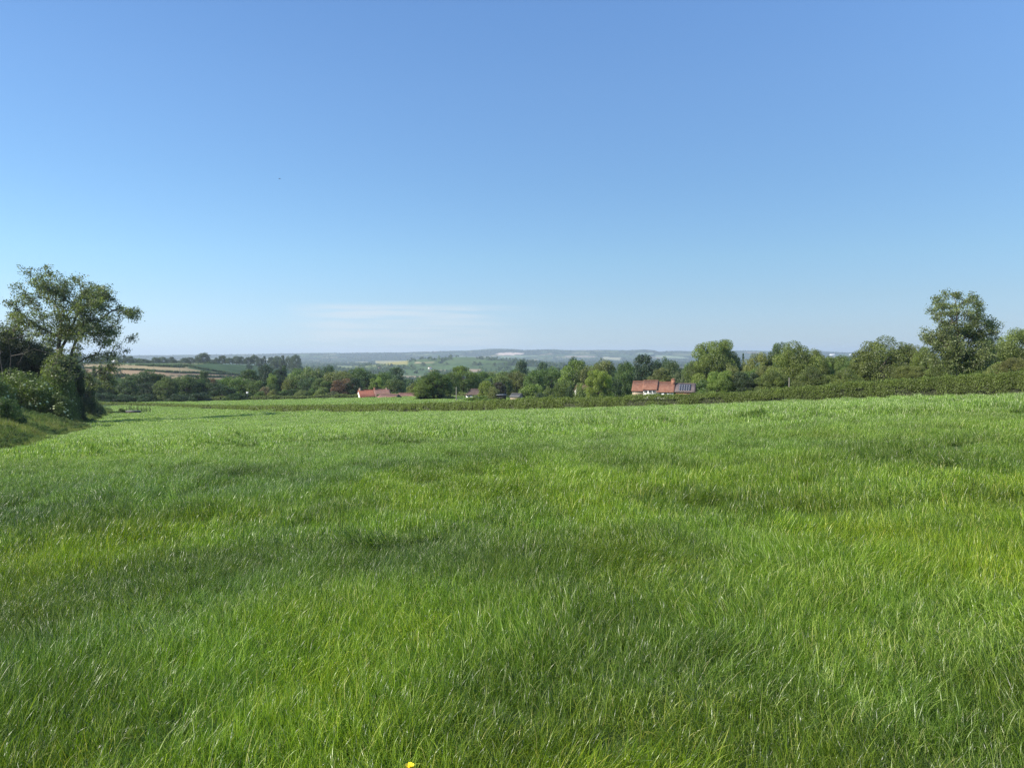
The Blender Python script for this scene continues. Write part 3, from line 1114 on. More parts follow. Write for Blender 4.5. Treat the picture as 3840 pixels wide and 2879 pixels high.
ash_trunks = [zt([(505, 9000, 0), (502, 1100, 0), (500, 900, 0), (512, 790, 0.1), (540, 735, 0.1), (570, 690, 0), (610, 640, -0.4), (660, 560, -0.8), (700, 480, -1.0), (740, 420, -1.2)], 0, 980, K1),
              zt([(512, 790, 0.1), (497, 740, 0.4), (505, 640, 0.6), (515, 520, 0.7), (500, 430, 0.6), (470, 370, 0.5), (420, 320, 0.3), (350, 290, 0)], 0, 980, K1),
              zt([(590, 9000, 0.6), (585, 1050, 0.6), (588, 880, 0.6), (610, 780, 0.4), (650, 690, 0.3), (710, 610, 0.5), (780, 570, 0.9), (860, 480, 1.2), (940, 420, 1.4), (1040, 430, 1.2)], 0, 980, K1),
              zt([(588, 880, 0.6), (640, 880, 0.8), (690, 850, 1.0), (730, 800, 1.2)], 0, 980, K1),
              zt([(515, 520, 0.7), (560, 440, 1.4), (620, 380, 2.0), (660, 300, 2.2), (640, 210, 2.0)], 0, 980, K1),
              zt([(502, 650, 0.6), (420, 620, 0.8), (340, 570, 0.6), (250, 510, 0.4)], 0, 980, K1),
              zt([(470, 370, 0.5), (480, 280, 0.6), (440, 180, 0.4), (420, 110, 0.2)], 0, 980, K1)]
grow_tree('ash_tree', 240, 1600, 115, 1, ash_trunks, ash_blobs, 'tall open-crowned tree with forked dark trunk leaning over the left field edge', (0.078, 0.098, 0.050), 71,
          leaf=0.32, per=22, cl_r=0.60, depth=0.95, rt=0.42, spacing=0.61, pw=0.5)

K8 = 600 / 1990
rt_blobs = zb([(1060, 170, 60), (1000, 190, 40), (1150, 180, 70), (1210, 190, 50), (1080, 240, 80), (1180, 260, 90), (1280, 270, 60), (1340, 270, 45), (1350, 320, 50), (900, 310, 45), (960, 320, 70), (890, 370, 55), (900, 440, 55), (870, 470, 30), (1040, 340, 90),
               (1150, 350, 90), (1250, 350, 90), (1390, 380, 50), (980, 400, 50), (1080, 430, 60), (1200, 430, 60), (1320, 430, 90), (1420, 440, 70), (1480, 480, 70), (1400, 520, 100), (1540, 530, 60), (1580, 590, 60), (1500, 600, 100), (950, 500, 50), (1010, 510, 60), (1120, 500, 70),
               (1000, 590, 90), (900, 620, 60), (850, 620, 30), (1120, 600, 100), (1250, 560, 80), (1260, 660, 120), (1400, 660, 120), (1600, 680, 70), (1520, 720, 80), (740, 710, 34), (800, 700, 50), (790, 760, 50), (870, 720, 80), (980, 700, 110), (1100, 730, 120), (830, 800, 60),
               (960, 820, 110), (1240, 790, 120), (1380, 780, 110), (1060, 880, 130), (1200, 930, 140), (900, 920, 110), (1350, 900, 120), (1480, 870, 90), (1500, 980, 110), (1000, 1030, 120), (1150, 1060, 110), (1300, 1030, 130), (1420, 1060, 100), (850, 1030, 90)], 3240, 1050, K8)
rt_trunks = [zt([(1180, 9000, 0), (1180, 1150, 0), (1190, 980, 0), (1180, 820, 0), (1160, 660, 0), (1150, 520, 0.2), (1150, 400, 0.2), (1120, 280, 0)], 3240, 1050, K8),
             zt([(1180, 820, 0), (1300, 680, 0.6), (1380, 560, 0.8), (1440, 470, 0.8)], 3240, 1050, K8),
             zt([(1160, 660, 0), (1040, 460, -0.4), (960, 400, -0.5)], 3240, 1050, K8),
             zt([(1190, 980, 0), (1040, 820, -0.6), (900, 740, -0.8)], 3240, 1050, K8),
             zt([(1190, 980, 0), (1380, 880, 0.6), (1540, 760, 0.8)], 3240, 1050, K8)]
grow_tree('tall_tree', 3240 + 1180 * K8, 1440, 112, 1, rt_trunks, rt_blobs, 'tallest tree on the right with a narrow airy top above the hedge', (0.085, 0.108, 0.046), 73,
          leaf=0.30, per=24, cl_r=0.55, depth=0.75, rt=0.36, spacing=0.56, pw=0.5)

# ------------------------------------------------------------------ trees along the right, behind the hedge
RT = [
    ('fine0', 2680, 1284, 190, 240, (0.088, 0.118, 0.030), 'large bright green tree standing just right of the farmhouse with solar panels'),
    ('fine1', 2756, 1350, 110, 246, (0.045, 0.070, 0.024), 'dark tree joined to the right flank of the large bright tree'),
    ('fine2', 2608, 1358, 90, 252, (0.075, 0.105, 0.028), 'small leafy tree against the left flank of the large bright tree'),
    ('cone0', 2786, 1330, 36, 235, (0.030, 0.052, 0.028), 'small dark pointed conifer showing between two broad trees right of the farmhouse'),
    ('fine3', 2848, 1332, 120, 205, (0.100, 0.115, 0.036), 'pale olive tree right of the small dark conifer'),
    ('fine0', 2800, 1400, 110, 170, (0.028, 0.046, 0.020), 'low dark shaded tree behind the hedge below the small conifer'),
    ('fine2', 2925, 1294, 110, 205, (0.060, 0.090, 0.030), 'left-hand top of the wide rounded clump, slightly bluish'),
    ('fine1', 2978, 1300, 185, 160, (0.080, 0.103, 0.028), 'broad rounded tree in the middle of the wide clump behind the hedge'),
    ('fine3', 3052, 1320, 105, 168, (0.078, 0.100, 0.030), 'rounded tree forming the right shoulder of the wide clump'),
    ('fine0', 3135, 1340, 110, 185, (0.068, 0.098, 0.028), 'low tree in the dip of the skyline with a white patch beside it'),
    ('fine2', 3215, 1366, 90, 150, (0.088, 0.112, 0.032), 'low pale bushy tree left of the dome-shaped tree'),
    ('fine1', 3318, 1282, 235, 150, (0.082, 0.104, 0.034), 'dome-shaped olive tree left of the tallest right-hand tree'),
    ('fine3', 3250, 1330, 100, 165, (0.080, 0.102, 0.036), 'small tree on the left shoulder of the dome-shaped olive tree'),
    ('fine0', 3404, 1298, 95, 150, (0.076, 0.092, 0.034), 'narrow brownish green tree right of the dome-shaped tree'),
    ('fine2', 3465, 1308, 95, 140, (0.088, 0.118, 0.026), 'yellowish tree tucked against the foot of the tallest right-hand tree'),
    ('fine3', 3560, 1345, 150, 120, (0.072, 0.096, 0.030), 'low broad tree in front of the trunk of the tallest right-hand tree'),
    ('fine1', 3725, 1265, 85, 135, (0.036, 0.060, 0.024), 'dark tree between the tallest tree and the right edge of the photo'),
    ('fine0', 3855, 1234, 200, 130, (0.080, 0.106, 0.032), 'big round tree cut off by the right edge of the photo'),
    ('fine2', 3800, 1345, 130, 105, (0.092, 0.100, 0.036), 'low olive brown thicket at the right edge behind the hedge'),
    ('fine3', 3660, 1380, 120, 110, (0.050, 0.074, 0.024), 'low dark thicket right of the foot of the tallest tree'),
    ('finebush0', 3707, 1382, 50, 85, (0.110, 0.130, 0.040), 'little pale bush peeping over the hedge below the tallest tree'),
    ('fine1', 4010, 1230, 230, 125, (0.080, 0.100, 0.032), None),
    ('fine3', 3170, 1385, 120, 140, (0.080, 0.104, 0.030), 'low green tree just over the hedge under the dip of the skyline'),
    ('fine0', 3420, 1375, 120, 125, (0.084, 0.100, 0.032), 'low olive thicket just over the hedge between dome and tallest tree'),
    ('fine1', 3040, 1385, 120, 145, (0.070, 0.092, 0.028), 'low thicket over the hedge under the right shoulder of the wide clump'),
    ('fine2', 2900, 1392, 120, 150, (0.076, 0.100, 0.028), 'low leafy thicket over the hedge around the pale post'),
]
for t in RT:
    if t[6]:
        c_ = t[5]
        tree(t[0], t[1], t[2], t[3], t[4], c_, t[6], cat='bush' if 'bush' in t[0] else 'tree', name='bush' if 'bush' in t[0] else 'tree')

# ------------------------------------------------------------------ woodland belt from the centre to the left
BELT = [
    # centre-right, near the farmhouse with solar panels
    ('round0', 2420, 1334, 88, 270, G_DEEP, 'dark tall tree rising behind the left end of the solar-panelled farmhouse'),
    ('round1', 2345, 1362, 80, 285, G_MID, 'green tree left of the dark tall tree above the solar-panelled farmhouse'),
    ('round2', 2484, 1348, 66, 300, G_DARK, 'flat-topped dark tree just right of the dark tall tree'),
    ('round3', 2525, 1358, 84, 290, (0.040, 0.062, 0.026), 'dark tree in the gap right of the flat-topped one, above the chimney'),
    ('round0', 2478, 1384, 84, 258, G_OLIVE, 'olive tree directly above the ridge of the solar-panelled farmhouse'),
    ('open0', 2546, 1396, 44, 240, G_GREY, 'small greyish tree beside the farmhouse chimney'),
    ('round2', 2590, 1372, 70, 262, G_MID, 'green tree between the farmhouse chimney and the large bright tree'),
    ('round1', 2334, 1395, 70, 262, G_MID, 'mid green tree behind the left gable of the solar-panelled farmhouse'),
    ('round3', 2300, 1420, 66, 250, G_DARK, 'dark low tree right of the round yellow-green tree'),
    ('fine0', 2246, 1392, 98, 205, (0.125, 0.165, 0.034), 'round bright yellow-green tree in the centre right'),
    ('round1', 2262, 1354, 92, 300, G_OLIVE, 'olive tree rising behind the round yellow-green tree'),
    ('round0', 2152, 1356, 112, 285, G_LITE, 'tall pale green tree above the half-hidden white gable'),
    ('round3', 2148, 1345, 60, 330, G_DARK, 'dark treetop poking above the tall pale green tree'),
    ('round2', 2204, 1380, 70, 280, G_OLIVE, 'brownish olive tree between the tall pale tree and the yellow-green one'),
    ('round1', 2118, 1432, 80, 250, (0.070, 0.100, 0.026), 'low green tree below the tall pale one, left of the white gable'),
    ('bush1', 2180, 1442, 66, 232, (0.085, 0.12, 0.03), 'leafy bush covering most of the half-hidden white gabled cottage'),
    ('bush0', 2135, 1452, 34, 236, G_DARK, 'small dark bush beside the half-hidden white gable'),
    ('round2', 2062, 1384, 88, 310, G_MID, 'rounded tree left of the tall pale green tree'),
    ('round0', 2040, 1362, 56, 480, G_BLUE, 'bluish round treetop farther back, above the centre of the belt'),
    ('round3', 2000, 1392, 80, 300, G_MID, 'green tree in the middle of the belt, right of the lighter pair'),
    ('round1', 1938, 1396, 92, 310, G_OLIVE, 'broad olive tree in the centre of the belt'),
    ('round0', 1950, 1356, 66, 450, G_BLUE, 'tall bluish tree standing back in the centre of the belt'),
    ('round2', 1882, 1404, 76, 300, (0.070, 0.096, 0.034), 'grey-green tree above the low dark shed'),
    ('bush1', 1995, 1444, 110, 245, G_LITE, 'pale rounded bush behind the hedge at the centre'),
    ('bush2', 2056, 1455, 70, 240, (0.070, 0.095, 0.030), 'mid green bush behind the hedge right of centre'),
    ('bush0', 2030, 1474, 44, 232, G_DEEP, 'small very dark bush behind the hedge at the centre'),
    ('cone0', 1842, 1418, 30, 262, G_DEEP, 'small dark pointed tree between bungalow and shed'),
    ('round0', 1872, 1434, 50, 258, (0.036, 0.034, 0.028), 'small purple-black tree behind the low shed'),
    ('round3', 1826, 1430, 62, 255, (0.100, 0.130, 0.030), 'yellowish small tree right of the white bungalow'),
    ('bush1', 1850, 1452, 50, 246, G_OLIVE, 'olive bush right of the white bungalow'),
    ('round1', 1800, 1394, 80, 330, G_MID, 'green tree above the white bungalow'),
    ('round0', 1738, 1376, 104, 300, (0.070, 0.100, 0.026), 'tall green tree left of and behind the white bungalow'),
    ('round2', 1772, 1402, 60, 320, G_DARK, 'dark tree between the tall green tree and the bungalow'),
    ('fine1', 1628, 1396, 130, 240, (0.048, 0.080, 0.020), 'big deep green tree standing forward in the centre with dark foot'),
    ('fine3', 1592, 1424, 80, 236, (0.075, 0.105, 0.026), 'paler left-hand half of the big deep green centre tree'),
    ('round3', 1688, 1402, 70, 262, (0.045, 0.070, 0.022), 'dark tree behind the utility pole'),
    ('bush2', 1548, 1440, 60, 300, G_OLIVE, 'olive bush left of the big deep green centre tree'),
    ('bush0', 1790, 1484, 110, 225, G_LITE, 'pale bushes in front of the white bungalow'),
    # behind the red-roofed farm
    ('round1', 1478, 1424, 78, 320, (0.070, 0.100, 0.032), 'rounded tree right behind the red farm roofs'),
    ('round0', 1478, 1380, 76, 420, G_BLUE, 'tall dark tree farther back, right of the farm'),
    ('round2', 1412, 1418, 52, 325, G_LITE, 'pale green small tree above the middle of the farm roofs'),
    ('round3', 1440, 1398, 70, 360, G_MID, 'mid green tree behind the pale small one at the farm'),
    ('round0', 1372, 1392, 86, 330, G_DARK, 'dark tree behind the white gable of the farm'),
    ('round1', 1340, 1382, 80, 370, G_MID, 'green treetop above and left of the farm'),
    ('round2', 1292, 1424, 96, 315, G_COPPER, 'purplish copper-leaved tree left of the red-roofed farm'),
    ('round3', 1268, 1394, 110, 335, (0.085, 0.100, 0.040), 'broad tree with pale olive top above the copper-leaved tree'),
    ('round0', 1325, 1420, 56, 312, G_DEEP, 'very dark tree just left of the farm gable'),
    ('round1', 1232, 1374, 56, 430, G_BLUE, 'bluish spiky treetop above the broad olive tree'),
    ('round2', 1172, 1384, 96, 380, (0.070, 0.098, 0.036), 'broad pale rounded tree in the left centre'),
    ('round3', 1122, 1386, 70, 400, G_MID, 'mid green tree joined left of the broad pale rounded tree'),
    ('round0', 1210, 1420, 80, 330, (0.055, 0.085, 0.030), 'green tree below and left of the broad olive tree'),
    ('round1', 1152, 1418, 66, 335, G_BLUE, 'small rounded dark tree left of centre'),
    ('round2', 1108, 1404, 78, 345, (0.070, 0.098, 0.034), 'pale rounded tree beside the dark upright tree'),
    ('round3', 1078, 1424, 44, 330, G_OLIVE, 'narrow olive tree on the left side of the pale rounded one'),
    ('round0', 1046, 1388, 62, 350, G_DEEP, 'dark upright tree left of centre'),
    ('round2', 1022, 1406, 46, 345, G_LITE, 'pale slender tree at the left side of the dark upright tree'),
    ('column0', 1066, 1372, 22, 380, G_DARK, 'thin spire-shaped tree behind the dark upright tree'),
    ('round1', 996, 1370, 66, 470, G_DEEP, 'isolated dark round tree in front of the green hill field'),
    ('round3', 1020, 1440, 44, 320, (0.040, 0.066, 0.024), 'low dark tree under the dark upright tree'),
    ('round0', 930, 1388, 86, 345, (0.045, 0.075, 0.024), 'large green tree at the foot of the green hill field'),
    ('round2', 900, 1420, 84, 325, G_MID, 'rounded tree in front and left of the large green one'),
    ('round1', 958, 1428, 72, 322, (0.055, 0.085, 0.026), 'rounded tree in front and right of the large green one'),
    ('round3', 862, 1416, 76, 335, G_MID, 'mid green tree at the left of the large green one'),
    ('bush1', 992, 1452, 44, 312, (0.100, 0.085, 0.060), 'pinkish brown bush in the row above the strip of pasture'),
    ('bush0', 928, 1474, 44, 289, G_DARK, 'dark bush in front of the small white garden hut'),
    ('bush0', 975, 1468, 50, 305, G_MID, 'green bush left of the pinkish brown one'),
    ('bush2', 1024, 1462, 44, 306, G_OLIVE, 'olive bush right of the pinkish brown one'),
    ('bush1', 1062, 1462, 46, 308, G_MID, 'rounded green bush in the middle of the row above the pasture'),
    ('bush0', 1092, 1460, 48, 308, G_DARK, 'dark green bush in the middle of the row above the pasture'),
    ('bush2', 1132, 1462, 56, 306, (0.085, 0.110, 0.045), 'pale bush right of the dark one in the row above the pasture'),
    ('bush1', 1172, 1458, 46, 308, G_MID, 'green bush towards the right of the row above the pasture'),
    ('bush0', 1208, 1454, 56, 306, (0.085, 0.115, 0.036), 'tall pale bush near the right end of the row above the pasture'),
    ('bush2', 1250, 1468, 60, 304, (0.070, 0.080, 0.050), 'greyish bush under the copper-leaved tree'),
    ('bush1', 1318, 1482, 60, 300, G_BLUE, 'low dark bush just left of the farm gable'),
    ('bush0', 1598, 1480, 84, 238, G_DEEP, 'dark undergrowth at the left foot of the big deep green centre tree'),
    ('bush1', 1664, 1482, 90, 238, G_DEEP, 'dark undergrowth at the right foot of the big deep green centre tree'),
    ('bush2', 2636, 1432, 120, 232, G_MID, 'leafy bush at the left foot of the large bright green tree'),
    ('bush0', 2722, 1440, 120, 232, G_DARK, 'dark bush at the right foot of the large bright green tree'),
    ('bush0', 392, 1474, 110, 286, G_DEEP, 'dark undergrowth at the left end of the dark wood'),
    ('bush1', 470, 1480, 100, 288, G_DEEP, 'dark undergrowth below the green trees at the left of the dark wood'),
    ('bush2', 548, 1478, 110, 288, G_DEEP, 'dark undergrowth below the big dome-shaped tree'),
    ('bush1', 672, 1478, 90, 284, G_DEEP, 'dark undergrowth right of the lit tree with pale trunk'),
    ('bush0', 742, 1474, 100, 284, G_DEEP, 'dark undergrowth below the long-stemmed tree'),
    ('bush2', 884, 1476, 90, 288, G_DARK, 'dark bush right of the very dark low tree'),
    # dark wood at the left
    ('round0', 832, 1448, 92, 300, G_DEEP, 'low very dark tree at the left end of the strip of pasture'),
    ('round1', 800, 1436, 70, 310, G_DARK, 'dark green tree right of the long-stemmed tree'),
    ('round3', 790, 1420, 44, 345, (0.085, 0.060, 0.045), 'small reddish tree behind the long-stemmed tree'),
    ('tuftop0', 764, 1392, 48, 330, G_DARK, 'long-stemmed tree with a small round top standing above the dark wood'),
    ('round2', 742, 1424, 66, 312, G_DARK, 'dark tree directly left of the long-stemmed tree'),
    ('round3', 694, 1412, 92, 308, (0.042, 0.066, 0.026), 'broad tree with dull green top in the dark wood'),
    ('round1', 664, 1420, 70, 312, G_DARK, 'dark tree behind the lit tree with visible pale trunk'),
    ('fine2', 622, 1420, 86, 290, (0.070, 0.098, 0.036), 'lit green tree with visible pale trunk at the front of the dark wood'),
    ('round0', 600, 1404, 76, 325, G_DARK, 'dark rounded treetop above the lit tree'),
    ('round2', 542, 1394, 108, 320, (0.034, 0.058, 0.026), 'big dome-shaped tree, highest of the dark wood'),
    ('round3', 496, 1406, 82, 325, G_DARK, 'dark tree on the left side of the big dome-shaped one'),
    ('round1', 560, 1436, 90, 300, G_DEEP, 'very dark low tree at the front of the dark wood'),
    ('round0', 476, 1428, 76, 305, (0.042, 0.068, 0.030), 'green tree at the front left of the dark wood'),
    ('round2', 432, 1428, 66, 310, (0.046, 0.070, 0.032), 'second green tree from the left end of the dark wood'),
    ('round3', 388, 1428, 66, 308, (0.055, 0.080, 0.040), 'pale leaved tree at the left end of the dark wood'),
    ('round1', 350, 1424, 66, 300, (0.050, 0.074, 0.036), 'tree half hidden behind the tall leaning tree at the field edge'),
    ('round0', 318, 1400, 70, 310, (0.046, 0.070, 0.034), 'tree behind the foot of the tall leaning tree'),
    ('column0', 352, 1376, 22, 420, (0.055, 0.075, 0.050), 'slim grey-green upright tree, first of the row below the tan field'),
    ('column0', 378, 1372, 22, 425, (0.060, 0.080, 0.052), 'slim upright tree, second of the row below the tan field'),
    ('column0', 392, 1382, 16, 425, (0.055, 0.075, 0.050), 'shorter slim upright tree, third of the row below the tan field'),
    ('column0', 408, 1370, 18, 425, (0.052, 0.062, 0.048), 'dark slim upright tree, last of the row below the tan field'),
]
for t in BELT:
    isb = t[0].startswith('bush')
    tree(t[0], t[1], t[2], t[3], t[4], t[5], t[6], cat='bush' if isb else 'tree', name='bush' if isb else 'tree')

# fillers that thicken the belt: nothing tells them apart
gf = random.Random(5)
KF = ['round0', 'round1', 'round2', 'round3', 'open0']
NFILL = 0
fill = []
top_line = [(330, 1432), (480, 1425), (700, 1428), (860, 1432), (960, 1438), (1000, 1442), (1080, 1425), (1160, 1415), (1300, 1410), (1460, 1418), (1500, 1446), (1600, 1446), (1660, 1418), (1760, 1405), (1900, 1395), (2000, 1385), (2100, 1376), (2300, 1378), (2400, 1372), (2600, 1380), (2750, 1380), (2900, 1350), (3500, 1345), (3900, 1330)]
for q in ((2862, 1378, 80, G_OLIVE), (2945, 1348, 100, G_MID), (3012, 1342, 100, G_OLIVE), (3092, 1362, 80, G_LITE), (3262, 1348, 100, G_MID), (3345, 1336, 110, G_OLIVE), (3395, 1356, 90, G_LITE), (3492, 1350, 90, G_MID),
          (3530, 1372, 90, G_OLIVE), (3628, 1330, 110, G_MID), (3690, 1345, 100, G_DARK), (3760, 1300, 110, G_MID), (2700, 1395, 110, G_LITE), (3185, 1352, 80, G_MID)):
    fill.append((q[0], q[1], q[2], 172 if q[0] < 3200 else 158, q[3], 'fine%d' % (q[0] % 4)))
for k in range(150):
    px = gf.uniform(320, 3860)
    right = px > 2720
    Yd = gf.uniform(190, 300) if right else gf.uniform(325, 470)
    top = float(np.interp(px, [a for a, b in top_line], [b for a, b in top_line])) + gf.uniform(-8, 26)
    if 1490 < px < 1600:
        continue
    c_ = gf.choice([G_MID, G_MID, G_DARK, G_BLUE, G_OLIVE, G_LITE] if right or px > 1000 else [G_DARK, G_BLUE, G_MID, G_DARK])
    fill.append((px, top, gf.uniform(55, 95), Yd, c_, gf.choice(KF)))
    NFILL += 1

ORD = 'first second third fourth fifth sixth seventh eighth ninth tenth eleventh twelfth thirteenth fourteenth fifteenth sixteenth seventeenth eighteenth nineteenth twentieth'.split()
TONE = {G_MID: 'mid green', G_DARK: 'dark green', G_BLUE: 'bluish green', G_OLIVE: 'olive', G_LITE: 'pale green'}
PLACE = [(520, 'behind the left end of the dark wood'), (700, 'behind the lit tree of the dark wood'), (880, 'behind the long-stemmed tree'), (1060, 'behind the large green hill-foot tree'),
         (1300, 'behind the row of bushes above the pasture'), (1500, 'behind the red-roofed farm'), (1720, 'behind the big deep green tree'), (1900, 'behind the white bungalow'), (2110, 'behind the pale bush at the centre'),
         (2330, 'behind the round yellow-green tree'), (2620, 'behind the solar-panelled farmhouse'), (2830, 'behind the large bright green tree'), (3100, 'behind the wide clump over the hedge'), (3420, 'behind the dome-shaped tree'), (9999, 'behind the tallest right-hand tree')]
sets = {}
for f_ in sorted(fill):
    pl = next(t_ for lim, t_ in PLACE if f_[0] < lim)
    sets.setdefault((TONE[f_[4]], pl), []).append(f_)
for (tone, pl), lst in sets.items():
    for k, f_ in enumerate(lst):
        lab = '%s treetop %s' % (tone, pl) if len(lst) == 1 else '%s of the %s treetops %s' % ('leftmost' if k == 0 else 'rightmost' if k == len(lst) - 1 else ORD[k] + ' from left', tone, pl)
        tree(f_[5], f_[0], f_[1], f_[2], f_[3], f_[4], lab, group='trees filling the woodland belt')

# ------------------------------------------------------------------ skyline trees on the left ridge
SKY = [
    (360, 1340, 30), (384, 1346, 26), (402, 1345, 30), (421, 1344, 26), (452, 1346, 30), (484, 1336, 36), (504, 1344, 30), (530, 1346, 26), (546, 1346, 32), (566, 1352, 22), (584, 1340, 30), (609, 1339, 32), (640, 1339, 34), (652, 1347, 26),
    (674, 1352, 26), (694, 1342, 34), (714, 1341, 34), (762, 1324, 48), (742, 1342, 26), (790, 1348, 34), (834, 1334, 32), (814, 1342, 22), (862, 1342, 30), (888, 1336, 30), (908, 1338, 26), (934, 1340, 34), (955, 1332, 30), (972, 1342, 24), (990, 1336, 18), (1018, 1340, 30),
    (1040, 1336, 26), (1058, 1334, 22), (1110, 1332, 40), (1085, 1338, 30), (1030, 1350, 30), (1060, 1352, 30),
]
SKY.sort()
cnt_ = {}
for k, (px, top, w) in enumerate(SKY):
    Yd = 1180 + (k * 37) % 90
    if px == 762:
        lab, grp = 'prominent dark dome-shaped tree alone on the left skyline', None
    else:
        wh = 'above the tan fields' if px < 680 else 'behind the green hill field'
        cnt_[wh] = cnt_.get(wh, 0) + 1
        lab, grp = '%s hazy tree from left on the ridge %s' % (ORD[cnt_[wh] - 1] if cnt_[wh] <= 20 else 'rightmost', wh), 'trees along the ridge ' + wh
    tree(['round0', 'round1', 'round2', 'round3'][k % 4], px, top, w, Yd, (0.036, 0.055, 0.026), lab, group=grp)

# ------------------------------------------------------------------ valley hedgerow trees and woods too many to count
gd = np.random.default_rng(77)
far_meshes = []
for k in range(5):
    cm_, C = crown_mesh('distant_crown', 800 + k, shape='round' if k < 3 else 'dome', n_leaf=420, leaf=1.25, lobes=16, lobe_r=(0.3, 0.5), low=0.0, mat=LEAF_FAR)
    far_meshes.append(cm_)
far_col = proto_collection('distant_source', far_meshes)
N = 150000
yy = np.exp(gd.uniform(math.log(520), math.log(8600), N))
xx = gd.uniform(-0.74, 0.74, N) * yy
zg = ground(xx, yy)
idh, edge = voro(xx, yy)
pxx, pyy = project(xx, yy, zg)
wood = (idh < PALETTE[0][0])
on_edge = edge < 5 + yy * 0.004
near_w = 1 - sstep(1500, 4000, yy)
keep = (on_edge & (gd.random(N) < 0.8)) | (wood & (gd.random(N) < 0.7)) | (gd.random(N) < 0.006 + 0.03 * near_w)
woodf = (fbm(xx / 700.0, yy / 500.0, 31) > 0.47) & (yy > 5200)
keep |= woodf & (gd.random(N) < 0.5)
size = gd.uniform(0.6, 1.35, N)
hpx = size * 10 / yy * FPX
bad = np.zeros(N, bool)
for poly, colr in FIELDS:
    P = np.array(poly, float)
    x0, x1, y0, y1 = P[:, 0].min(), P[:, 0].max(), P[:, 1].min(), P[:, 1].max()
    bad |= (pxx > x0 - 2) & (pxx < x1 + 2) & (pyy > y0) & (pyy < y1 + hpx * 0.4) & (gd.random(N) < 0.985)
# field boundary hedges on the left hill
HL = [[(300, 1381), (520, 1389), (640, 1397), (760, 1400), (900, 1407)], [(400, 1413), (480, 1411)], [(690, 1370), (760, 1385), (880, 1404), (960, 1416)], [(676, 1371), (740, 1366), (820, 1360)], [(560, 1374), (690, 1378)], [(700, 1412), (960, 1418), (1060, 1426)], [(300, 1364), (560, 1372), (690, 1374)]]
keep &= ~bad
# limit to hill side: keep the tan and green fields open
hx, hy, hsz = [], [], []
for line in HL:
    L = np.array(line, float)
    Q, t = resample(L, 0.8)
    for (a, b) in Q:
        # walk down the ray until it meets the ground
        u = (a - CX) / FPX
        ys = np.linspace(520, 1300, 400)
        gzz = ground(u * ys, ys)
        _, pp = project(u * ys, ys, gzz)
        j = np.argmin(np.abs(pp - b))
        hx.append(u * ys[j] + gd.normal(0, 1.0)); hy.append(ys[j] + gd.normal(0, 1.0)); hsz.append(gd.uniform(0.16, 0.28))
xs = np.concatenate((xx[keep], hx)); ys = np.concatenate((yy[keep], hy)); ss = np.concatenate((size[keep], hsz))
n = len(xs)
zs = ground(xs, ys) - 0.3
colr = np.array([G_DARK, G_BLUE, G_MID, G_DEEP, (0.05, 0.072, 0.03)])[gd.integers(0, 5, n)] * gd.uniform(0.8, 1.25, (n, 1))
print('far trees', n)
o = scatter('distant_trees', np.stack((xs, ys, zs), -1), np.stack((0 * xs, 0 * xs, gd.uniform(0, 6.28, n)), -1), np.stack((ss * gd.uniform(0.9, 1.5, n), ss * gd.uniform(0.9, 1.5, n), ss), -1), gd.integers(0, 5, n), colr, far_col)
tag(o, 'hedgerow trees and small woods scattered over the hazy valley', 'trees', kind='stuff')


# ------------------------------------------------------------------ left bank: bushes and rough growth
def bush(key, px, top, wpx, Yd, c, label, flowers=0, seed=1):
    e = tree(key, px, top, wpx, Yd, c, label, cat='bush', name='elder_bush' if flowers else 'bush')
    if flowers:
        cm_, tm_, H, W = KINDS[key]
        g = np.random.default_rng(seed)
        co = np.zeros(len(cm_.vertices) * 3)
        cm_.vertices.foreach_get('co', co)
        co = co.reshape(-1, 4, 3).mean(1)
        rr = np.linalg.norm(co / np.array((W / 2, W / 2, H)), axis=1)
        cand = np.where((rr > 0.86) & (co[:, 2] > 0.2 * H))[0]
        pick = g.choice(cand, min(flowers, len(cand)), replace=False)
        C = co[pick] * 1.02
        sx, sz = e.scale[0], e.scale[2]
        n = len(C)
        # flat heads, each a shallow eight-sided disc of tiny florets
        k = 8
        an = np.arange(k) * 2 * np.pi / k
        rad = g.uniform(0.08, 0.16, n)
        up = C / np.array((W / 2, W / 2, H)) + g.normal(0, 0.25, (n, 3)) + np.array((0, 0, 0.7))
        up /= np.linalg.norm(up, axis=1, keepdims=True)
        A = np.cross(up, g.normal(0, 1, (n, 3))); A /= np.linalg.norm(A, axis=1, keepdims=True)
        B = np.cross(up, A)
        ring = (A[:, None] * np.cos(an)[None, :, None] + B[:, None] * np.sin(an)[None, :, None]) * (rad[:, None] * g.uniform(0.7, 1.15, (n, k)))[..., None]
        ring[:, :, 0] /= sx; ring[:, :, 1] /= sx; ring[:, :, 2] /= sz
        V = np.concatenate(((C + up * 0.03)[:, None], C[:, None] + ring), 1).reshape(-1, 3)
        b = (np.arange(n) * (k + 1))[:, None]
        kk = np.arange(k)[None, :]
        F_ = np.stack((b + 0 * kk, b + 1 + kk, b + 1 + (kk + 1) % k), -1).reshape(-1, 3)
        f = obj('blossom', mesh('blossom', V, F_, BLOSSOM), e)
        f['kind'] = 'stuff'
    return e


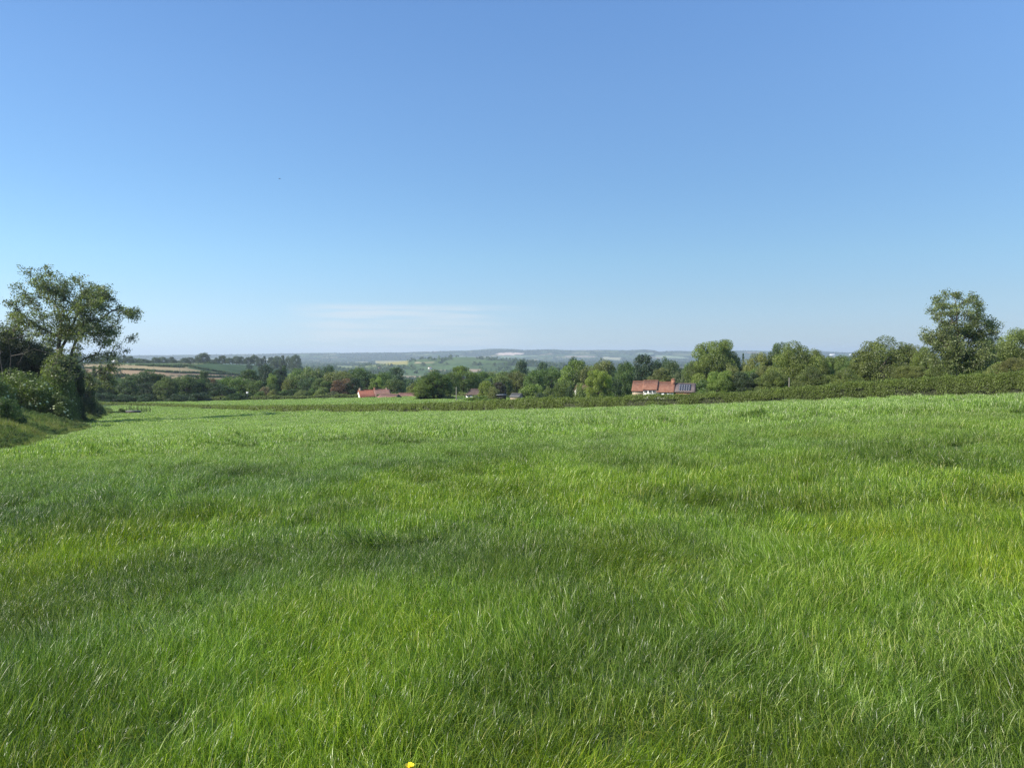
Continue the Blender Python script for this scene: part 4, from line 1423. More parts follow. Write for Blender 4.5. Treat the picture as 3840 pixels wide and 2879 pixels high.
BLOSSOM = plain('cream_blossom', (0.36, 0.39, 0.20), 0.8, 0.15, 3.0)
bush('finebush0', 12, 1498, 140, 60, (0.036, 0.062, 0.022), 'dark leafy bush at the left edge of the photo, nearest the camera', seed=3)
bush('finebush1', 70, 1402, 240, 92, (0.066, 0.094, 0.026), 'large elder bush covered in cream flower heads at the left edge', 260, 4)
bush('finebush2', -70, 1396, 220, 86, (0.060, 0.086, 0.026), 'elder bush with cream flower heads, cut off by the left edge', 160, 5)
bush('finebush0', 222, 1484, 112, 92, (0.060, 0.086, 0.026), 'smaller elder bush with cream flower heads, standing forward on the bank', 110, 6)
bush('finebush2', 140, 1470, 110, 96, (0.040, 0.062, 0.022), 'dark bush between the two flowering elders', 14, 7)
bush('finebush1', 205, 1372, 150, 112, (0.066, 0.096, 0.028), 'tall fresh green shrub in front of the trunk of the leaning tree', 26, 8)
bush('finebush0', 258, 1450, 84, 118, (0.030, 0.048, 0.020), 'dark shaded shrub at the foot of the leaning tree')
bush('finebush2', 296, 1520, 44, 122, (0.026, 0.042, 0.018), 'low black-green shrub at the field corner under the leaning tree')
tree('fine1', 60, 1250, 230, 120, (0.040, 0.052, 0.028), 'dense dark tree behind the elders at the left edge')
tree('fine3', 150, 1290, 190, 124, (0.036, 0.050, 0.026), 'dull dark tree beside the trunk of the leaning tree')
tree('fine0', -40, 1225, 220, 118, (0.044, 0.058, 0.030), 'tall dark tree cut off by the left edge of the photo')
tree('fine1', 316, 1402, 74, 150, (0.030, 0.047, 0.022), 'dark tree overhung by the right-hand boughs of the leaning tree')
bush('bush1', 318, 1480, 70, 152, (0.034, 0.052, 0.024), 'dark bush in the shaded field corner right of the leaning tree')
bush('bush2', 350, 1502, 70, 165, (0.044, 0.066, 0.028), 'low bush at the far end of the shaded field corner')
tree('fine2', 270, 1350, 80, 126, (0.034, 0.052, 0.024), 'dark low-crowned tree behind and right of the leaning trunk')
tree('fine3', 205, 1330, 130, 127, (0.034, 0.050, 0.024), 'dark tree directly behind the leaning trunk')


def bare_tree(px, top, Yd, seed, label, n=26):
    g = np.random.default_rng(seed)
    x = at(px, Yd); z0 = gz(x, Yd)
    H = zz(top, Yd) - z0
    e = empty('bare_tree', (x, Yd, z0))
    P0, P1, R0, R1 = [], [], [], []

    def br(p, d, L, r, lev):
        k = 4
        for s in range(k):
            d = d + g.normal(0, 0.10, 3) + np.array((0, 0, 0.06))
            d /= np.linalg.norm(d)
            q = p + d * L / k
            P0.append(p); P1.append(q); R0.append(r * (1 - 0.2 * s)); R1.append(r * (1 - 0.2 * (s + 1)))
            if lev < 3 and (s > 1 or lev > 0):
                for _ in range(1):
                    dd = d + g.normal(0, 0.5, 3)
                    br(q, dd / np.linalg.norm(dd), L * g.uniform(0.4, 0.6), r * 0.5, lev + 1)
            p = q
    for k in range(3):
        d = np.array((g.normal(0, 0.18), g.normal(0, 0.18), 1.0))
        br(np.array((g.normal(0, 0.2), g.normal(0, 0.2), -0.2)), d / np.linalg.norm(d), H * 0.8, 0.11, 0)
    P1a = np.array(P1)
    sc_ = H / P1a[:, 2].max()
    V, F_ = tubes(np.array(P0) * sc_, P1a * sc_, np.array(R0), np.maximum(R1, 0.012), 5)
    obj('branches', mesh('branches', V, F_, BARK_PALE), e)
    tag(e, label, 'tree')


bare_tree(22, 1176, 112, 901, 'leafless twiggy tree top showing above the dark trees at the left edge')

# rough grass and weeds over the bank
rp = []
for k in range(4):
    rp.append(blade_patch('rough_tuft', 1.6, 800, (0.012, 0.026), (0.35, 0.85), 4, 600 + k, ROUGH_GRASS, bend=(0.3, 1.3), lean=0.25))
weedm = []
for k in range(3):
    cm_, C = crown_mesh('weed_clump', 820 + k, shape='dome', n_leaf=1500, leaf=0.085, H=0.8, W=0.9, lobes=14, lobe_r=(0.3, 0.5), mat=LEAF_FAR)
    weedm.append(cm_)
rough_col = proto_collection('rough_source', rp + weedm)
gr = np.random.default_rng(31)
N = 12000
yy = gr.uniform(12, 215, N)
s = gr.exponential(4.0, N) - 0.3
xx = verge_x(yy) - s
keep = (s < 16)
xx, yy, s = xx[keep], yy[keep], s[keep]
n = len(xx)
pick = gr.integers(0, 4, n)
weed = (fbm(xx / 3.0, yy / 4.0, 91) > 0.53) & (gr.random(n) < 0.5)
pick[weed] = 4 + gr.integers(0, 3, weed.sum())
col = np.where(weed[:, None], np.array((0.050, 0.078, 0.028)), np.array((1.0, 1.0, 1.0))) * gr.uniform(0.75, 1.3, (n, 1))
tan = sstep(0.45, 0.65, fbm(xx / 4.0, yy / 6.0, 95))
col = np.where(weed[:, None], col, col * (1 + tan[:, None] * np.array((0.42, 0.20, 0.25))))
sz = gr.uniform(0.6, 1.15, n) * (0.55 + 0.45 * sstep(0, 2.5, s))
scl3 = np.stack((sz * 1.0, sz * 1.0, sz * np.where(weed, 1.2, 1.0)), -1)
o = scatter('rough_grass', np.stack((xx, yy, ground(xx, yy)), -1), tilt_euler(gr.normal(0, 0.12, n), gr.normal(0, 0.12, n), gr.uniform(0, 6.28, n)), scl3, pick, col, rough_col)
tag(o, 'rough brownish grass and weeds covering the bank at the left', 'grass', kind='stuff')

# weeds and a trough out in the field at the left
def weeds_clump():
    root_y = 186.0
    bush('bush0', 453, 1530, 30, root_y + 2, (0.060, 0.085, 0.030), 'small round bush of weeds left of the dark trough in the field')
    tree('bush1', 415, 1541, 56, root_y, (0.055, 0.085, 0.028), 'low spreading weeds left of the small round bush in the field', cat='weeds', name='weeds')
    g = np.random.default_rng(8)
    x = at(500, root_y); z0 = gz(x, root_y)
    P0, P1, R0, R1 = [], [], [], []
    for k in range(46):
        a = g.uniform(-2.2, 3.6); b = g.uniform(0.4, 1.6)
        h = g.uniform(0.8, 1.9)
        P0.append((a, b, -0.1)); P1.append((a + g.normal(0, 0.12), b, h)); R0.append(0.035); R1.append(0.02)
    V, F_ = tubes(P0, P1, R0, R1, 4)
    lv = np.array(P1)
    C = np.repeat(lv, 14, 0) * np.concatenate((np.ones((len(lv) * 14, 2)), g.uniform(0.2, 1.0, (len(lv) * 14, 1))), 1) + g.normal(0, 0.06, (len(lv) * 14, 3))
    V2, F2 = leaves(C, np.tile((0, 0, 0.4), (len(C), 1)), 0.2, g)
    e = empty('tall_weeds', (x, root_y, z0))
    obj('stems', mesh('stems', V, F_, TWIG_SHADE), e)
    lo = obj('leaves', mesh('leaves', V2, F2, LEAF, {'tint': ('FACE', 'FLOAT', g.random(len(F2)))}), e)
    lo.color = (0.055, 0.08, 0.03, 1)
    tag(e, 'row of tall thin weed stalks behind the dark trough in the field', 'weeds')


weeds_clump()


def box_faces(o0=0):
    return np.array([(0, 3, 2, 1), (4, 5, 6, 7), (0, 1, 5, 4), (1, 2, 6, 5), (2, 3, 7, 6), (3, 0, 4, 7)]) + o0


def boxes(lst):
    """list of (x0,x1,y0,y1,z0,z1)"""
    V, F_ = [], []
    for k, (x0, x1, y0, y1, z0, z1) in enumerate(lst):
        V += [(x0, y0, z0), (x1, y0, z0), (x1, y1, z0), (x0, y1, z0), (x0, y0, z1), (x1, y0, z1), (x1, y1, z1), (x0, y1, z1)]
        F_.append(box_faces(8 * k))
    return V, np.concatenate(F_)


DARKMETAL = plain('rusty_trough', (0.045, 0.038, 0.032), 0.7, 0.4, 2.0)
RIM = plain('galvanised_rim', (0.30, 0.31, 0.32), 0.5, 0.2, 4.0)
Yt = 183.0
xt = at(497, Yt)
e = empty('water_trough', (xt, Yt, gz(xt, Yt)), R(6))
V, Fb = boxes([(-1.6, 1.6, -0.35, -0.29, 0.12, 0.62), (-1.6, 1.6, 0.29, 0.35, 0.12, 0.62), (-1.6, -1.54, -0.288, 0.288, 0.12, 0.62), (1.54, 1.6, -0.288, 0.288, 0.12, 0.62), (-1.53, 1.53, -0.285, 0.285, 0.14, 0.2)])
obj('tub', mesh('tub', V, Fb, DARKMETAL), e)
V, Fb = boxes([(-1.66, 1.66, -0.39, -0.27, 0.623, 0.665), (-1.66, 1.66, 0.27, 0.39, 0.623, 0.665), (-1.66, -1.53, -0.268, 0.268, 0.623, 0.665), (1.53, 1.66, -0.268, 0.268, 0.623, 0.665)])
obj('rim', mesh('rim', V, Fb, RIM), e)
for sx in (-1.3, 1.3):
    V, Fb = boxes([(sx - 0.08, sx + 0.08, -0.3, 0.3, -0.1, 0.118)])
    obj('foot', mesh('foot', V, Fb, DARKMETAL), e)
tag(e, 'low dark trough with a pale rim lying among weeds in the field', 'trough')

# ------------------------------------------------------------------ buildings
WHITE = plain('white_render', (0.74, 0.72, 0.68), 0.8, 0.06, 2.0)
BRICKW = plain('brick_wall', (0.26, 0.12, 0.075), 0.9, 0.25, 4.0)
STONEW = plain('stone_wall', (0.33, 0.26, 0.19), 0.9, 0.3, 3.0)
GLASS = plain('window_glass', (0.03, 0.035, 0.04), 0.15, 0.1, 1.0)
FRAME = plain('white_frame', (0.78, 0.78, 0.76), 0.5, 0.03, 1.0)
PANEL = plain('solar_cells', (0.06, 0.066, 0.085), 0.40, 0.15, 1.0)


def tile_mat(name, a, b, c):
    """weathered clay tiles: courses as fine relief, tiles of mixed firing, lichen"""
    m, n, l, out = new_mat(name)
    tcn = n.new('ShaderNodeTexCoord')
    t1 = n.new('ShaderNodeTexNoise'); t1.inputs['Scale'].default_value = 1.1; t1.inputs['Detail'].default_value = 6
    t2 = n.new('ShaderNodeTexVoronoi'); t2.inputs['Scale'].default_value = 3.2
    l.new(tcn.outputs['Object'], t1.inputs['Vector']); l.new(tcn.outputs['Object'], t2.inputs['Vector'])
    r1 = n.new('ShaderNodeValToRGB'); r1.color_ramp.elements[0].position = 0.36; r1.color_ramp.elements[1].position = 0.66
    r1.color_ramp.elements[0].color = (*a, 1); r1.color_ramp.elements[1].color = (*b, 1)
    l.new(t1.outputs[0], r1.inputs[0])
    r2 = n.new('ShaderNodeValToRGB'); r2.color_ramp.elements[0].position = 0.5; r2.color_ramp.elements[1].position = 0.95
    r2.color_ramp.elements[0].color = (0, 0, 0, 1); r2.color_ramp.elements[1].color = (0.55, 0.55, 0.55, 1)
    l.new(t2.outputs['Color'], r2.inputs[0])
    cc = mixc(n, l, r1.outputs[0], c, r2.outputs[0])
    w = n.new('ShaderNodeTexWave'); w.inputs['Scale'].default_value = 1.3; w.bands_direction = 'X'
    l.new(tcn.outputs['Object'], w.inputs['Vector'])
    bp = n.new('ShaderNodeBump'); bp.inputs['Strength'].default_value = 0.5; bp.inputs['Distance'].default_value = 0.06
    l.new(w.outputs[0], bp.inputs['Height'])
    p = n.new('ShaderNodeBsdfPrincipled'); p.inputs['Roughness'].default_value = 0.85
    l.new(cc, p.inputs['Base Color']); l.new(bp.outputs[0], p.inputs['Normal'])
    l.new(p.outputs[0], out.inputs[0])
    return m


TILE = tile_mat('clay_tiles', (0.165, 0.068, 0.040), (0.225, 0.098, 0.060), (0.26, 0.16, 0.11))
TILE_BRIGHT = tile_mat('bright_clay_tiles', (0.22, 0.070, 0.042), (0.27, 0.092, 0.055), (0.26, 0.12, 0.078))
TILE_DULL = tile_mat('weathered_tiles', (0.15, 0.075, 0.060), (0.21, 0.105, 0.08), (0.24, 0.15, 0.11))
TILE_BROWN = tile_mat('brown_tiles', (0.075, 0.050, 0.042), (0.10, 0.065, 0.052), (0.13, 0.10, 0.08))


class Build:
    """a building in its own axes: x along the ridge, -y towards the viewer"""
    def __init__(self, name, px, Yd, base, rz, label):
        self.x = at(px, Yd)
        self.e = empty(name, (self.x, Yd, base), rz)
        tag(self.e, label, 'house')

    def wall(self, x0, x1, w, h, hr, mat, name='wall'):
        """walls with gable ends; w depth, h eaves height, hr ridge height"""
        y0, y1 = -w / 2, w / 2
        V = [(x0, y0, -0.5), (x1, y0, -0.5), (x1, y1, -0.5), (x0, y1, -0.5), (x0, y0, h), (x1, y0, h), (x1, y1, h), (x0, y1, h), (x0, 0, hr), (x1, 0, hr)]
        F_ = [np.array([(0, 3, 2, 1), (0, 1, 5, 4), (2, 3, 7, 6), (4, 5, 9, 8), (7, 8, 9, 6)]), np.array([(1, 2, 6, 9, 5), (3, 0, 4, 8, 7)])]
        return obj(name, mesh(name, V, F_, mat), self.e)

    def roof(self, x0, x1, w, h, hr, mat, ov=0.25, t=0.14, hip=(0, 0), sag=0.06):
        """two tiled slopes with real thickness, overhang and a slight sag, plus ridge tiles"""
        sl = (hr - h) / (w / 2)
        ye = w / 2 + ov
        ze = h - ov * sl + 0.04
        n = 13
        g = np.random.default_rng(int(abs(x0 * 10 + x1 * 7 + w * 100)))
        r = None
        for sgn in (-1, 1):
            V, F_ = [], []
            for k in range(n):
                f = k / (n - 1)
                x = x0 - ov + (x1 - x0 + 2 * ov) * f
                xr = min(max(x, x0 - ov + hip[0]), x1 + ov - hip[1])
                dz = -sag * math.sin(math.pi * f) + g.normal(0, 0.012)
                V += [(x, sgn * ye, ze + dz), (xr, sgn * 0.001, hr + 0.04 + dz), (xr, sgn * 0.001, hr + 0.04 + t + dz), (x, sgn * ye, ze + t + dz)]
            for k in range(n - 1):
                a, b = 4 * k, 4 * k + 4
                q = [(a, b, b + 1, a + 1), (a + 1, b + 1, b + 2, a + 2), (a + 2, b + 2, b + 3, a + 3), (a + 3, b + 3, b, a)]
                F_ += q
            F_ += [(0, 1, 2, 3), (4 * n - 4, 4 * n - 1, 4 * n - 2, 4 * n - 3)]
            r = obj('roof', mesh('roof', V, np.array(F_), mat), self.e)
        P0 = [(x0 - ov + hip[0], 0, hr + 0.04 + t)]; P1 = [(x1 + ov - hip[1], 0, hr + 0.04 + t)]
        V, F_ = tubes(P0, P1, [0.11], [0.11], 8)
        obj('ridge_tiles', mesh('ridge_tiles', V, F_, mat), self.e)
        return r

    def chimney(self, x, y, z0, z1, w, mat, pots=1):
        V, F_ = boxes([(x - w / 2, x + w / 2, y - w * 0.4, y + w * 0.4, z0, z1 - 0.2), (x - w / 2 - 0.06, x + w / 2 + 0.06, y - w * 0.4 - 0.06, y + w * 0.4 + 0.06, z1 - 0.198, z1)])
        c = obj('chimney', mesh('chimney', V, F_, mat), self.e)
        for k in range(pots):
            xx_ = x + (k - (pots - 1) / 2) * 0.35
            V, F_ = tubes([(xx_, y, z1 + 0.002)], [(xx_, y, z1 + 0.35)], [0.12], [0.10], 8)
            obj('chimney_pot', mesh('chimney_pot', V, F_, TILE), c)

    def window(self, x, z, w, h, face_y, bars=1):
        f = obj('window', mesh('window', *boxes([(x - w / 2 - 0.06, x + w / 2 + 0.06, face_y - 0.05, face_y - 0.004, z - 0.06, z), (x - w / 2 - 0.06, x + w / 2 + 0.06, face_y - 0.05, face_y - 0.004, z + h, z + h + 0.06),
                                                     (x - w / 2 - 0.06, x - w / 2, face_y - 0.05, face_y - 0.004, z + 0.002, z + h - 0.002), (x + w / 2, x + w / 2 + 0.06, face_y - 0.05, face_y - 0.004, z + 0.002, z + h - 0.002),
                                                     (x - 0.025, x + 0.025, face_y - 0.045, face_y - 0.004, z + 0.002, z + h - 0.002)]), FRAME), self.e)
        obj('pane', mesh('pane', *boxes([(x - w / 2 + 0.002, x - 0.027, face_y - 0.02, face_y - 0.006, z + 0.003, z + h - 0.003), (x + 0.027, x + w / 2 - 0.002, face_y - 0.02, face_y - 0.006, z + 0.003, z + h - 0.003)]), GLASS), f)


def hb(py, Yd):
    return zz(py, Yd)


# farmhouse with solar panels, right of centre (Y about 230; right end nearer)
Yb = 222.0
mB = Yb / FPX
thB = math.atan2(-0.30, 0.95)
base = hb(1502, Yb)
B = Build('farmhouse', 2480, Yb, base, thB, 'long red-tiled farmhouse with white walls, brick chimney and solar panels on its right-hand roof')


def bx_(px):
    return (px - 2480) * mB / 0.955


hz_ = lambda py: hb(py, Yb) - base
B.wall(bx_(2382), bx_(2421), 5.6, hz_(1464), hz_(1432), STONEW)
B.roof(bx_(2382), bx_(2421), 5.6, hz_(1464), hz_(1432), TILE)
B.wall(bx_(2422), bx_(2468), 6.0, hz_(1459), hz_(1429), WHITE)
B.roof(bx_(2420), bx_(2468), 6.0, hz_(1459), hz_(1429), TILE)
B.wall(bx_(2471), bx_(2528), 6.4, hz_(1467), hz_(1434), WHITE)
B.roof(bx_(2471), bx_(2527), 6.4, hz_(1467), hz_(1434), TILE)
B.wall(bx_(2532), bx_(2598), 6.0, hz_(1466), hz_(1439), BRICKW)
rD = B.roof(bx_(2531), bx_(2598), 6.0, hz_(1466), hz_(1439), tile_mat('slate_grey_tiles', (0.10, 0.075, 0.072), (0.14, 0.105, 0.10), (0.19, 0.15, 0.14)), sag=0.0)
B.chimney(bx_(2523), -0.4, hz_(1446), hz_(1421), 1.05, BRICKW, 2)
for wx in (2430, 2446, 2460):
    B.window(bx_(wx), hz_(1472), 0.8, 0.9, -3.0)
for wx in (2480, 2500):
    B.window(bx_(wx), hz_(1479), 0.8, 0.8, -3.2)
# panels: three rows on the slope facing the camera
slope = math.atan2(hz_(1439) - hz_(1466), 3.0)
xa, xb = bx_(2544), bx_(2585)
pn = 5
for r_ in range(3):
    for c_ in range(pn):
        w = (xb - xa) / pn
        x0 = xa + c_ * w + 0.015
        x1 = xa + (c_ + 1) * w - 0.015
        s0 = 0.35 + r_ * 0.98
        s1 = s0 + 0.92
        # along the slope from the eaves upwards
        def sp(s, lift):
            y = -3.0 + s * math.cos(slope) - math.sin(slope) * lift
            z = hz_(1466) + s * math.sin(slope) + math.cos(slope) * lift
            return y, z
        V = []
        for lift in (0.24, 0.30):
            for (xq, sq) in ((x0, s0), (x1, s0), (x1, s1), (x0, s1)):
                y, z = sp(sq, lift)
                V.append((xq, y, z))
        obj('solar_panel', mesh('solar_panel', V, box_faces(), PANEL), B.e)

# red-roofed farm at the left centre (Y about 290; left gable turned to the camera)
Ya = 288.0
mA = Ya / FPX
thA = math.atan2(0.38, 0.92)
base = hb(1512, Ya)
A = Build('farmhouse', 1400, Ya, base, thA, 'farmhouse with white left gable and bright orange-red roof in the left centre')
ax_ = lambda px: (px - 1400) * mA / 0.92
az_ = lambda py: hb(py, Ya) - base
A.wall(ax_(1349), ax_(1399), 5.6, az_(1484), az_(1463), BRICKW)
xg = ax_(1349)
hg, hrg = az_(1484) - 0.12, az_(1463) - 0.15
V = [(xq, yq, zq) for xq in (xg - 0.07, xg - 0.004) for (yq, zq) in ((-2.8, -0.4), (2.8, -0.4), (2.8, hg), (0, hrg), (-2.8, hg))]
obj('gable_render', mesh('gable_render', V, [np.array([(0, 4, 3, 2, 1), (5, 6, 7, 8, 9)]), np.array([(0, 1, 6, 5), (1, 2, 7, 6), (2, 3, 8, 7), (3, 4, 9, 8), (4, 0, 5, 9)])], WHITE), A.e)
A.roof(ax_(1349), ax_(1399), 5.6, az_(1484), az_(1463), TILE_BRIGHT)
A.chimney(ax_(1350) + 0.35, 0, az_(1468), az_(1455), 0.7, STONEW, 1)
A.wall(ax_(1402), ax_(1454), 5.8, az_(1484), az_(1461), BRICKW)
A.roof(ax_(1402), ax_(1454), 5.8, az_(1484), az_(1461), TILE_DULL)
A.chimney(ax_(1402) + 0.2, 0, az_(1466), az_(1454), 0.7, BRICKW, 1)
A.chimney(ax_(1446), 0.1, az_(1466), az_(1456), 0.7, STONEW, 1)
# white gable windows
for (yy_, zz_) in ((-1.2, 0.9), (1.0, 0.9)):
    pass
Y2 = 276.0
base = hb(1512, Y2)
th = math.atan2(-0.6, 0.8)
Bn = Build('barn', 1462, Y2, base, th, 'low tiled barn with dark open gable in front of the red-roofed farmhouse')
Bn.e['category'] = 'barn'
m2 = Y2 / FPX
b2 = lambda py: hb(py, Y2) - base
Bn.wall(-4.6, 4.2, 4.9, b2(1496), b2(1479), STONEW)
Bn.roof(-4.6, 4.2, 4.9, b2(1496), b2(1479), TILE_DULL)
DARKW = plain('dark_boarding', (0.035, 0.028, 0.024), 0.9, 0.3, 3.0)
V = [(4.23, -2.3, 0.0), (4.23, 2.3, 0.0), (4.23, 2.3, b2(1496) - 0.1), (4.23, 0, b2(1479) - 0.25), (4.23, -2.3, b2(1496) - 0.1),
     (4.29, -2.3, 0.0), (4.29, 2.3, 0.0), (4.29, 2.3, b2(1496) - 0.1), (4.29, 0, b2(1479) - 0.25), (4.29, -2.3, b2(1496) - 0.1)]
obj('gable_boarding', mesh('gable_boarding', V, [np.array([(5, 6, 7, 8, 9), (4, 3, 2, 1, 0)]), np.array([(0, 1, 6, 5), (1, 2, 7, 6), (2, 3, 8, 7), (3, 4, 9, 8), (4, 0, 5, 9)])], DARKW), Bn.e)
Y3 = 284.0
base = hb(1512, Y3)
b3 = lambda py: hb(py, Y3) - base
Bn2 = Build('barn', 1532, Y3, base, R(3), 'long low barn with dull brown roof at the right end of the red-roofed farm')
Bn2.e['category'] = 'barn'
Bn2.wall(-3.4, 3.4, 5.4, b3(1496), b3(1475), STONEW)
Bn2.roof(-3.4, 3.4, 5.4, b3(1496), b3(1475), TILE_DULL)
# white bungalow
Y4 = 262.0
base = hb(1500, Y4)
b4 = lambda py: hb(py, Y4) - base
Bg = Build('bungalow', 1780, Y4, base, R(-8), 'white bungalow with dark brown hipped roof half hidden by bushes in the centre')
Bg.wall(-2.5, 2.5, 5.0, b4(1478), b4(1478) + 0.1, WHITE)
Bg.roof(-2.5, 2.5, 5.0, b4(1478), b4(1460), TILE_BROWN, hip=(1.6, 1.2), ov=0.35, sag=0)
for wx in (-1.5, 0.2, 1.6):
    Bg.window(wx, b4(1478) - 1.35, 0.7, 0.9, -2.5)
# low shed with pale front
Y5 = 246.0
base = hb(1498, Y5)
b5 = lambda py: hb(py, Y5) - base
Sh = Build('shed', 1880, Y5, base, R(4), 'low dark shed with a flat grey roof right of the white bungalow')
Sh.e['category'] = 'shed'
V, Fb = boxes([(-1.7, 1.4, -1.5, 1.5, -0.3, b5(1481))])
obj('wall', mesh('wall', V, Fb, DARKW), Sh.e)
V, Fb = boxes([(-1.9, 1.6, -1.7, 1.7, b5(1481) + 0.003, b5(1478.5))])
obj('roof', mesh('roof', V, Fb, plain('grey_felt', (0.19, 0.20, 0.21), 0.7, 0.1, 2.0)), Sh.e)
Sg = Build('garage', 1938, Y5 - 4, hb(1498, Y5 - 4), R(-30), 'small outbuilding with grey roof and white verge behind the hedge at the centre')
Sg.e['category'] = 'outbuilding'
Sg.wall(-1.6, 1.6, 2.8, b5(1487), b5(1477.5), STONEW)
Sg.roof(-1.6, 1.6, 2.8, b5(1487), b5(1477.5), plain('grey_sheet', (0.07, 0.07, 0.07), 0.6, 0.15, 2.0), sag=0)
# half-hidden white gabled cottage
Y6 = 242.0
base = hb(1500, Y6)
b6 = lambda py: hb(py, Y6) - base
Ct = Build('cottage', 2185, Y6, base, math.atan2(0.30, 0.95), 'white gabled cottage with brownish roof half hidden left of the yellow-green tree')
Ct.wall(-2.0, 2.6, 3.6, b6(1466), b6(1446), WHITE)
Ct.roof(-2.0, 2.6, 3.6, b6(1466), b6(1446), TILE_DULL)

# far white house and marquee on the left ridge
def meet(px, py, y0, y1):
    """where the line of sight through a point of the photograph meets the ground"""
    u = (px - CX) / FPX
    ys = np.linspace(y0, y1, 1200)
    _, pp = project(u * ys, ys, ground(u * ys, ys))
    return float(ys[np.argmin(np.abs(pp - py))])


def far_house(px, py, w, h, y0, y1, label, mat=WHITE, roofm=None, rz=0.2, cat='house'):
    """py is the foot of the walls in the photograph"""
    Yd = meet(px, py, y0, y1)
    b = Build('far_house' if cat == 'house' else 'hut', px, Yd, gz(at(px, Yd), Yd), rz, label)
    b.e['category'] = cat
    b.wall(-w / 2, w / 2, w * 0.7, h * 0.6, h - 0.1, mat)
    b.roof(-w / 2, w / 2, w * 0.7, h * 0.6, h, roofm or mat, sag=0)


far_house(430, 1365, 7.0, 5.5, 800, 1300, 'bright white building among trees on the left ridge')
far_house(1424, 1381, 10.0, 8.0, 1400, 2600, 'small house with pale gable beside the yellow valley field', STONEW, TILE_DULL, 0.9)
far_house(1612, 1384, 10.0, 7.0, 1400, 2600, 'small pale house among the far valley fields left of centre', WHITE, TILE_DULL, 0.5)
far_house(3120, 1333, 48.0, 16.0, 6500, 9000, 'large white building on the far hill at the right', WHITE, None, 0.05)
far_house(3188, 1333, 20.0, 16.0, 6500, 9000, 'small white building on the far hill, right of the large one', WHITE, None, 0.05)
far_house(1040, 1358, 9.0, 6.0, 1000, 1400, 'pale house on the slope at the right end of the left ridge', STONEW, TILE_DULL, 0.7)
for px, py, Yd, w, hh_, lab in ((3178, 1391, 146, 1.0, 1.9, 'white hut front glimpsed in a gap of the right-hand trees'), (926, 1471, 292, 0.6, 1.8, 'white garden hut at the foot of the large green tree on the left')):
    z0 = zz(py, Yd) - hh_
    b = Build('hut', px, Yd, z0, 0.3, lab)
    b.e['category'] = 'hut'
    b.wall(-w / 2, w / 2, w, hh_ - 0.4, hh_, WHITE)
    b.roof(-w / 2, w / 2, w, hh_ - 0.4, hh_, WHITE, ov=0.08, t=0.06, sag=0)
    V, Fb = boxes([(-w / 2 - 0.05, w / 2 + 0.05, -w / 2 - 0.05, w / 2 + 0.05, gz(at(px, Yd), Yd) - z0 - 0.3, -0.502)])
    obj('plinth', mesh('plinth', V, Fb, STONEW), b.e)

# ------------------------------------------------------------------ poles
POLE = plain('weathered_pole', (0.24, 0.22, 0.18), 0.85, 0.2, 4.0)


def pole(px, top, Yd, r, label, arm=True, mat=POLE):
    x = at(px, Yd)
    z0 = gz(x, Yd)
    H = zz(top, Yd) - z0
    e = empty('utility_pole', (x, Yd, z0))
    V, F_ = tubes([(0, 0, -0.3)], [(0, 0, H)], [r], [r * 0.75], 8)
    obj('shaft', mesh('shaft', V, F_, mat), e)
    if arm:
        V, Fb = boxes([(-0.7, 0.7, -r - 0.1, -r - 0.003, H - 0.5, H - 0.4)])
        obj('crossarm', mesh('crossarm', V, Fb, mat), e)
        for s in (-0.6, 0.6):
            V, F_ = tubes([(s, -r - 0.05, H - 0.397)], [(s, -r - 0.05, H - 0.2)], [0.05], [0.04], 6)
            obj('insulator', mesh('insulator', V, F_, FRAME), e)
    tag(e, label, 'pole')


pole(1711, 1451, 216, 0.14, 'pale wooden utility pole in front of the big deep green centre tree', arm=False)
pole(2960, 1416, 118, 0.09, 'thin pale post standing just behind the hedge right of the farmhouse', arm=False)
pole(407, 1366, 700, 0.22, 'dark utility pole beside the row of slim upright trees')
pole(577, 1372, 860, 0.25, 'small dark utility pole in the tan field')
pole(674, 1378, 720, 0.22, 'utility pole at the lower edge of the tan field, left of the green hill field')

# ------------------------------------------------------------------ bird
BIRD = plain('bird_feathers', (0.03, 0.028, 0.026), 0.8, 0.2, 8.0)
Yq = 150.0
e = empty('bird', (at(1057, Yq), Yq, zz(671, Yq)), R(35))
g = np.random.default_rng(4)
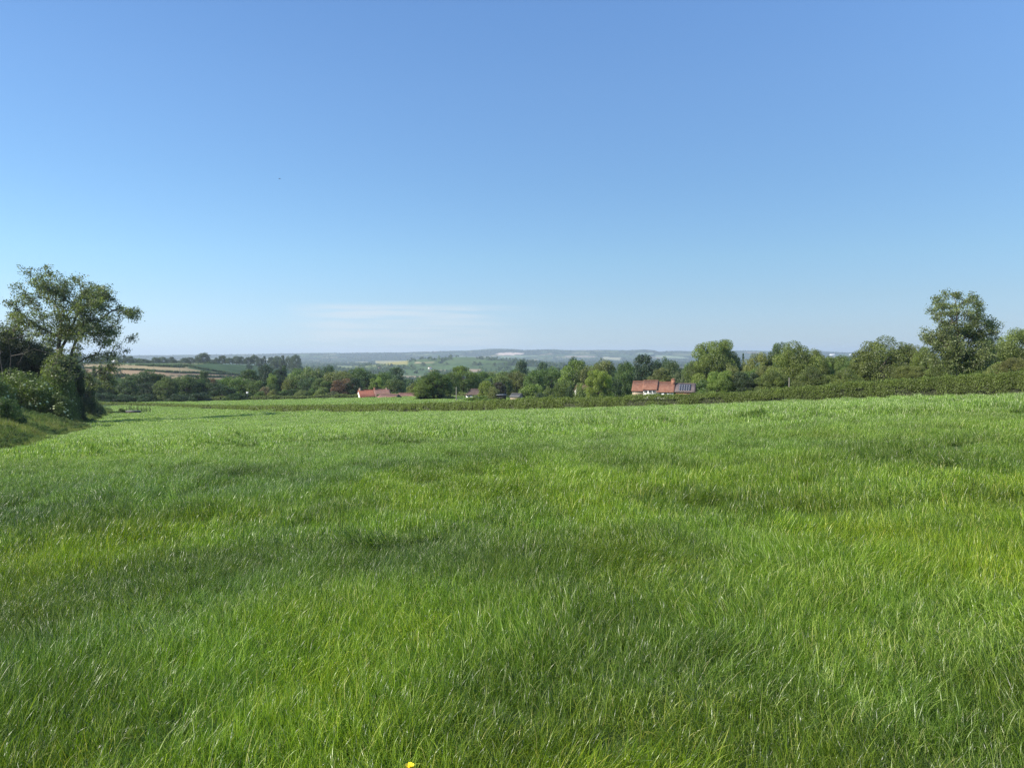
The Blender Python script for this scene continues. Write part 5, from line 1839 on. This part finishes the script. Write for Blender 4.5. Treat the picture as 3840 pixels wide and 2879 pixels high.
# body: lathe along x
prof = [(-0.17, 0.004), (-0.13, 0.022), (-0.05, 0.038), (0.04, 0.040), (0.10, 0.028), (0.13, 0.026), (0.16, 0.018), (0.175, 0.005), (0.195, 0.001)]
V, F_ = [], []
for (a, r_) in prof:
    for k in range(8):
        V.append((a, r_ * math.cos(k * math.pi / 4), r_ * 0.9 * math.sin(k * math.pi / 4)))
for k in range(len(prof) - 1):
    for q in range(8):
        F_.append((k * 8 + q, k * 8 + (q + 1) % 8, (k + 1) * 8 + (q + 1) % 8, (k + 1) * 8 + q))
obj('body', mesh('body', V, np.array(F_), BIRD, smooth=True), e)
for s in (-1, 1):
    V = []
    pts = [(0.06, -0.06, 0.0, 0.02), (0.07, -0.07, 0.14, 0.07), (0.03, -0.08, 0.28, 0.06), (-0.03, -0.07, 0.38, 0.02)]
    for (lead, trail, y, z) in pts:
        V += [(lead, s * (0.02 + y), z), (trail, s * (0.02 + y), z), (trail, s * (0.02 + y), z - 0.008), (lead, s * (0.02 + y), z - 0.012)]
    F_ = []
    for k in range(3):
        for q in range(4):
            F_.append((4 * k + q, 4 * k + (q + 1) % 4, 4 * k + 4 + (q + 1) % 4, 4 * k + 4 + q))
    F_ += [(0, 1, 2, 3), (12, 13, 14, 15)]
    obj('wing', mesh('wing', V, np.array(F_), BIRD), e)
V = [(-0.14, -0.02, 0.004), (-0.26, -0.05, 0.0), (-0.27, 0.05, 0.0), (-0.14, 0.02, 0.004), (-0.14, -0.02, -0.008), (-0.26, -0.05, -0.006), (-0.27, 0.05, -0.006), (-0.14, 0.02, -0.008)]
obj('tail', mesh('tail', V, box_faces(), BIRD), e)
tag(e, 'tiny dark bird flying high in the clear sky at the left', 'bird')

# ------------------------------------------------------------------ buttercup at the bottom edge
YEL = plain('buttercup_petal', (0.85, 0.66, 0.02), 0.35, 0.08, 20.0)
STEM = plain('flower_stem', (0.09, 0.16, 0.03), 0.6, 0.2, 10.0)
Yf = 2.45
zf_ = zz(2876, Yf)
xf_ = at(1528, Yf) * 1.0
e = empty('buttercup', (xf_, Yf, gz(xf_, Yf)))
hf = zf_ - gz(xf_, Yf)
V, F_ = tubes([(0.03, 0.02, 0), (0.02, 0.01, hf * 0.5)], [(0.02, 0.01, hf * 0.5), (0, 0, hf)], [0.0022, 0.002], [0.002, 0.0018], 6)
obj('stem', mesh('stem', V, F_, STEM), e)
for k in range(5):
    a = k * 2 * math.pi / 5 + 0.3
    ca, sa = math.cos(a), math.sin(a)
    V = []
    for (r_, w_, z_) in ((0.001, 0.002, 0.0), (0.006, 0.0065, 0.002), (0.011, 0.008, 0.006), (0.0145, 0.005, 0.010)):
        for sgn in (-1, 1):
            V.append((ca * r_ - sa * w_ * sgn, sa * r_ + ca * w_ * sgn, hf + z_))
    F_ = [(2 * q, 2 * q + 1, 2 * q + 3, 2 * q + 2) for q in range(3)]
    obj('petal', mesh('petal', V, np.array(F_), YEL, smooth=True), e)
V, F_ = tubes([(0, 0, hf)], [(0, 0, hf + 0.006)], [0.004], [0.003], 8)
obj('flower_centre', mesh('flower_centre', V, F_, YEL), e)
tag(e, 'single yellow buttercup in the grass at the bottom edge', 'flower')
print('done')
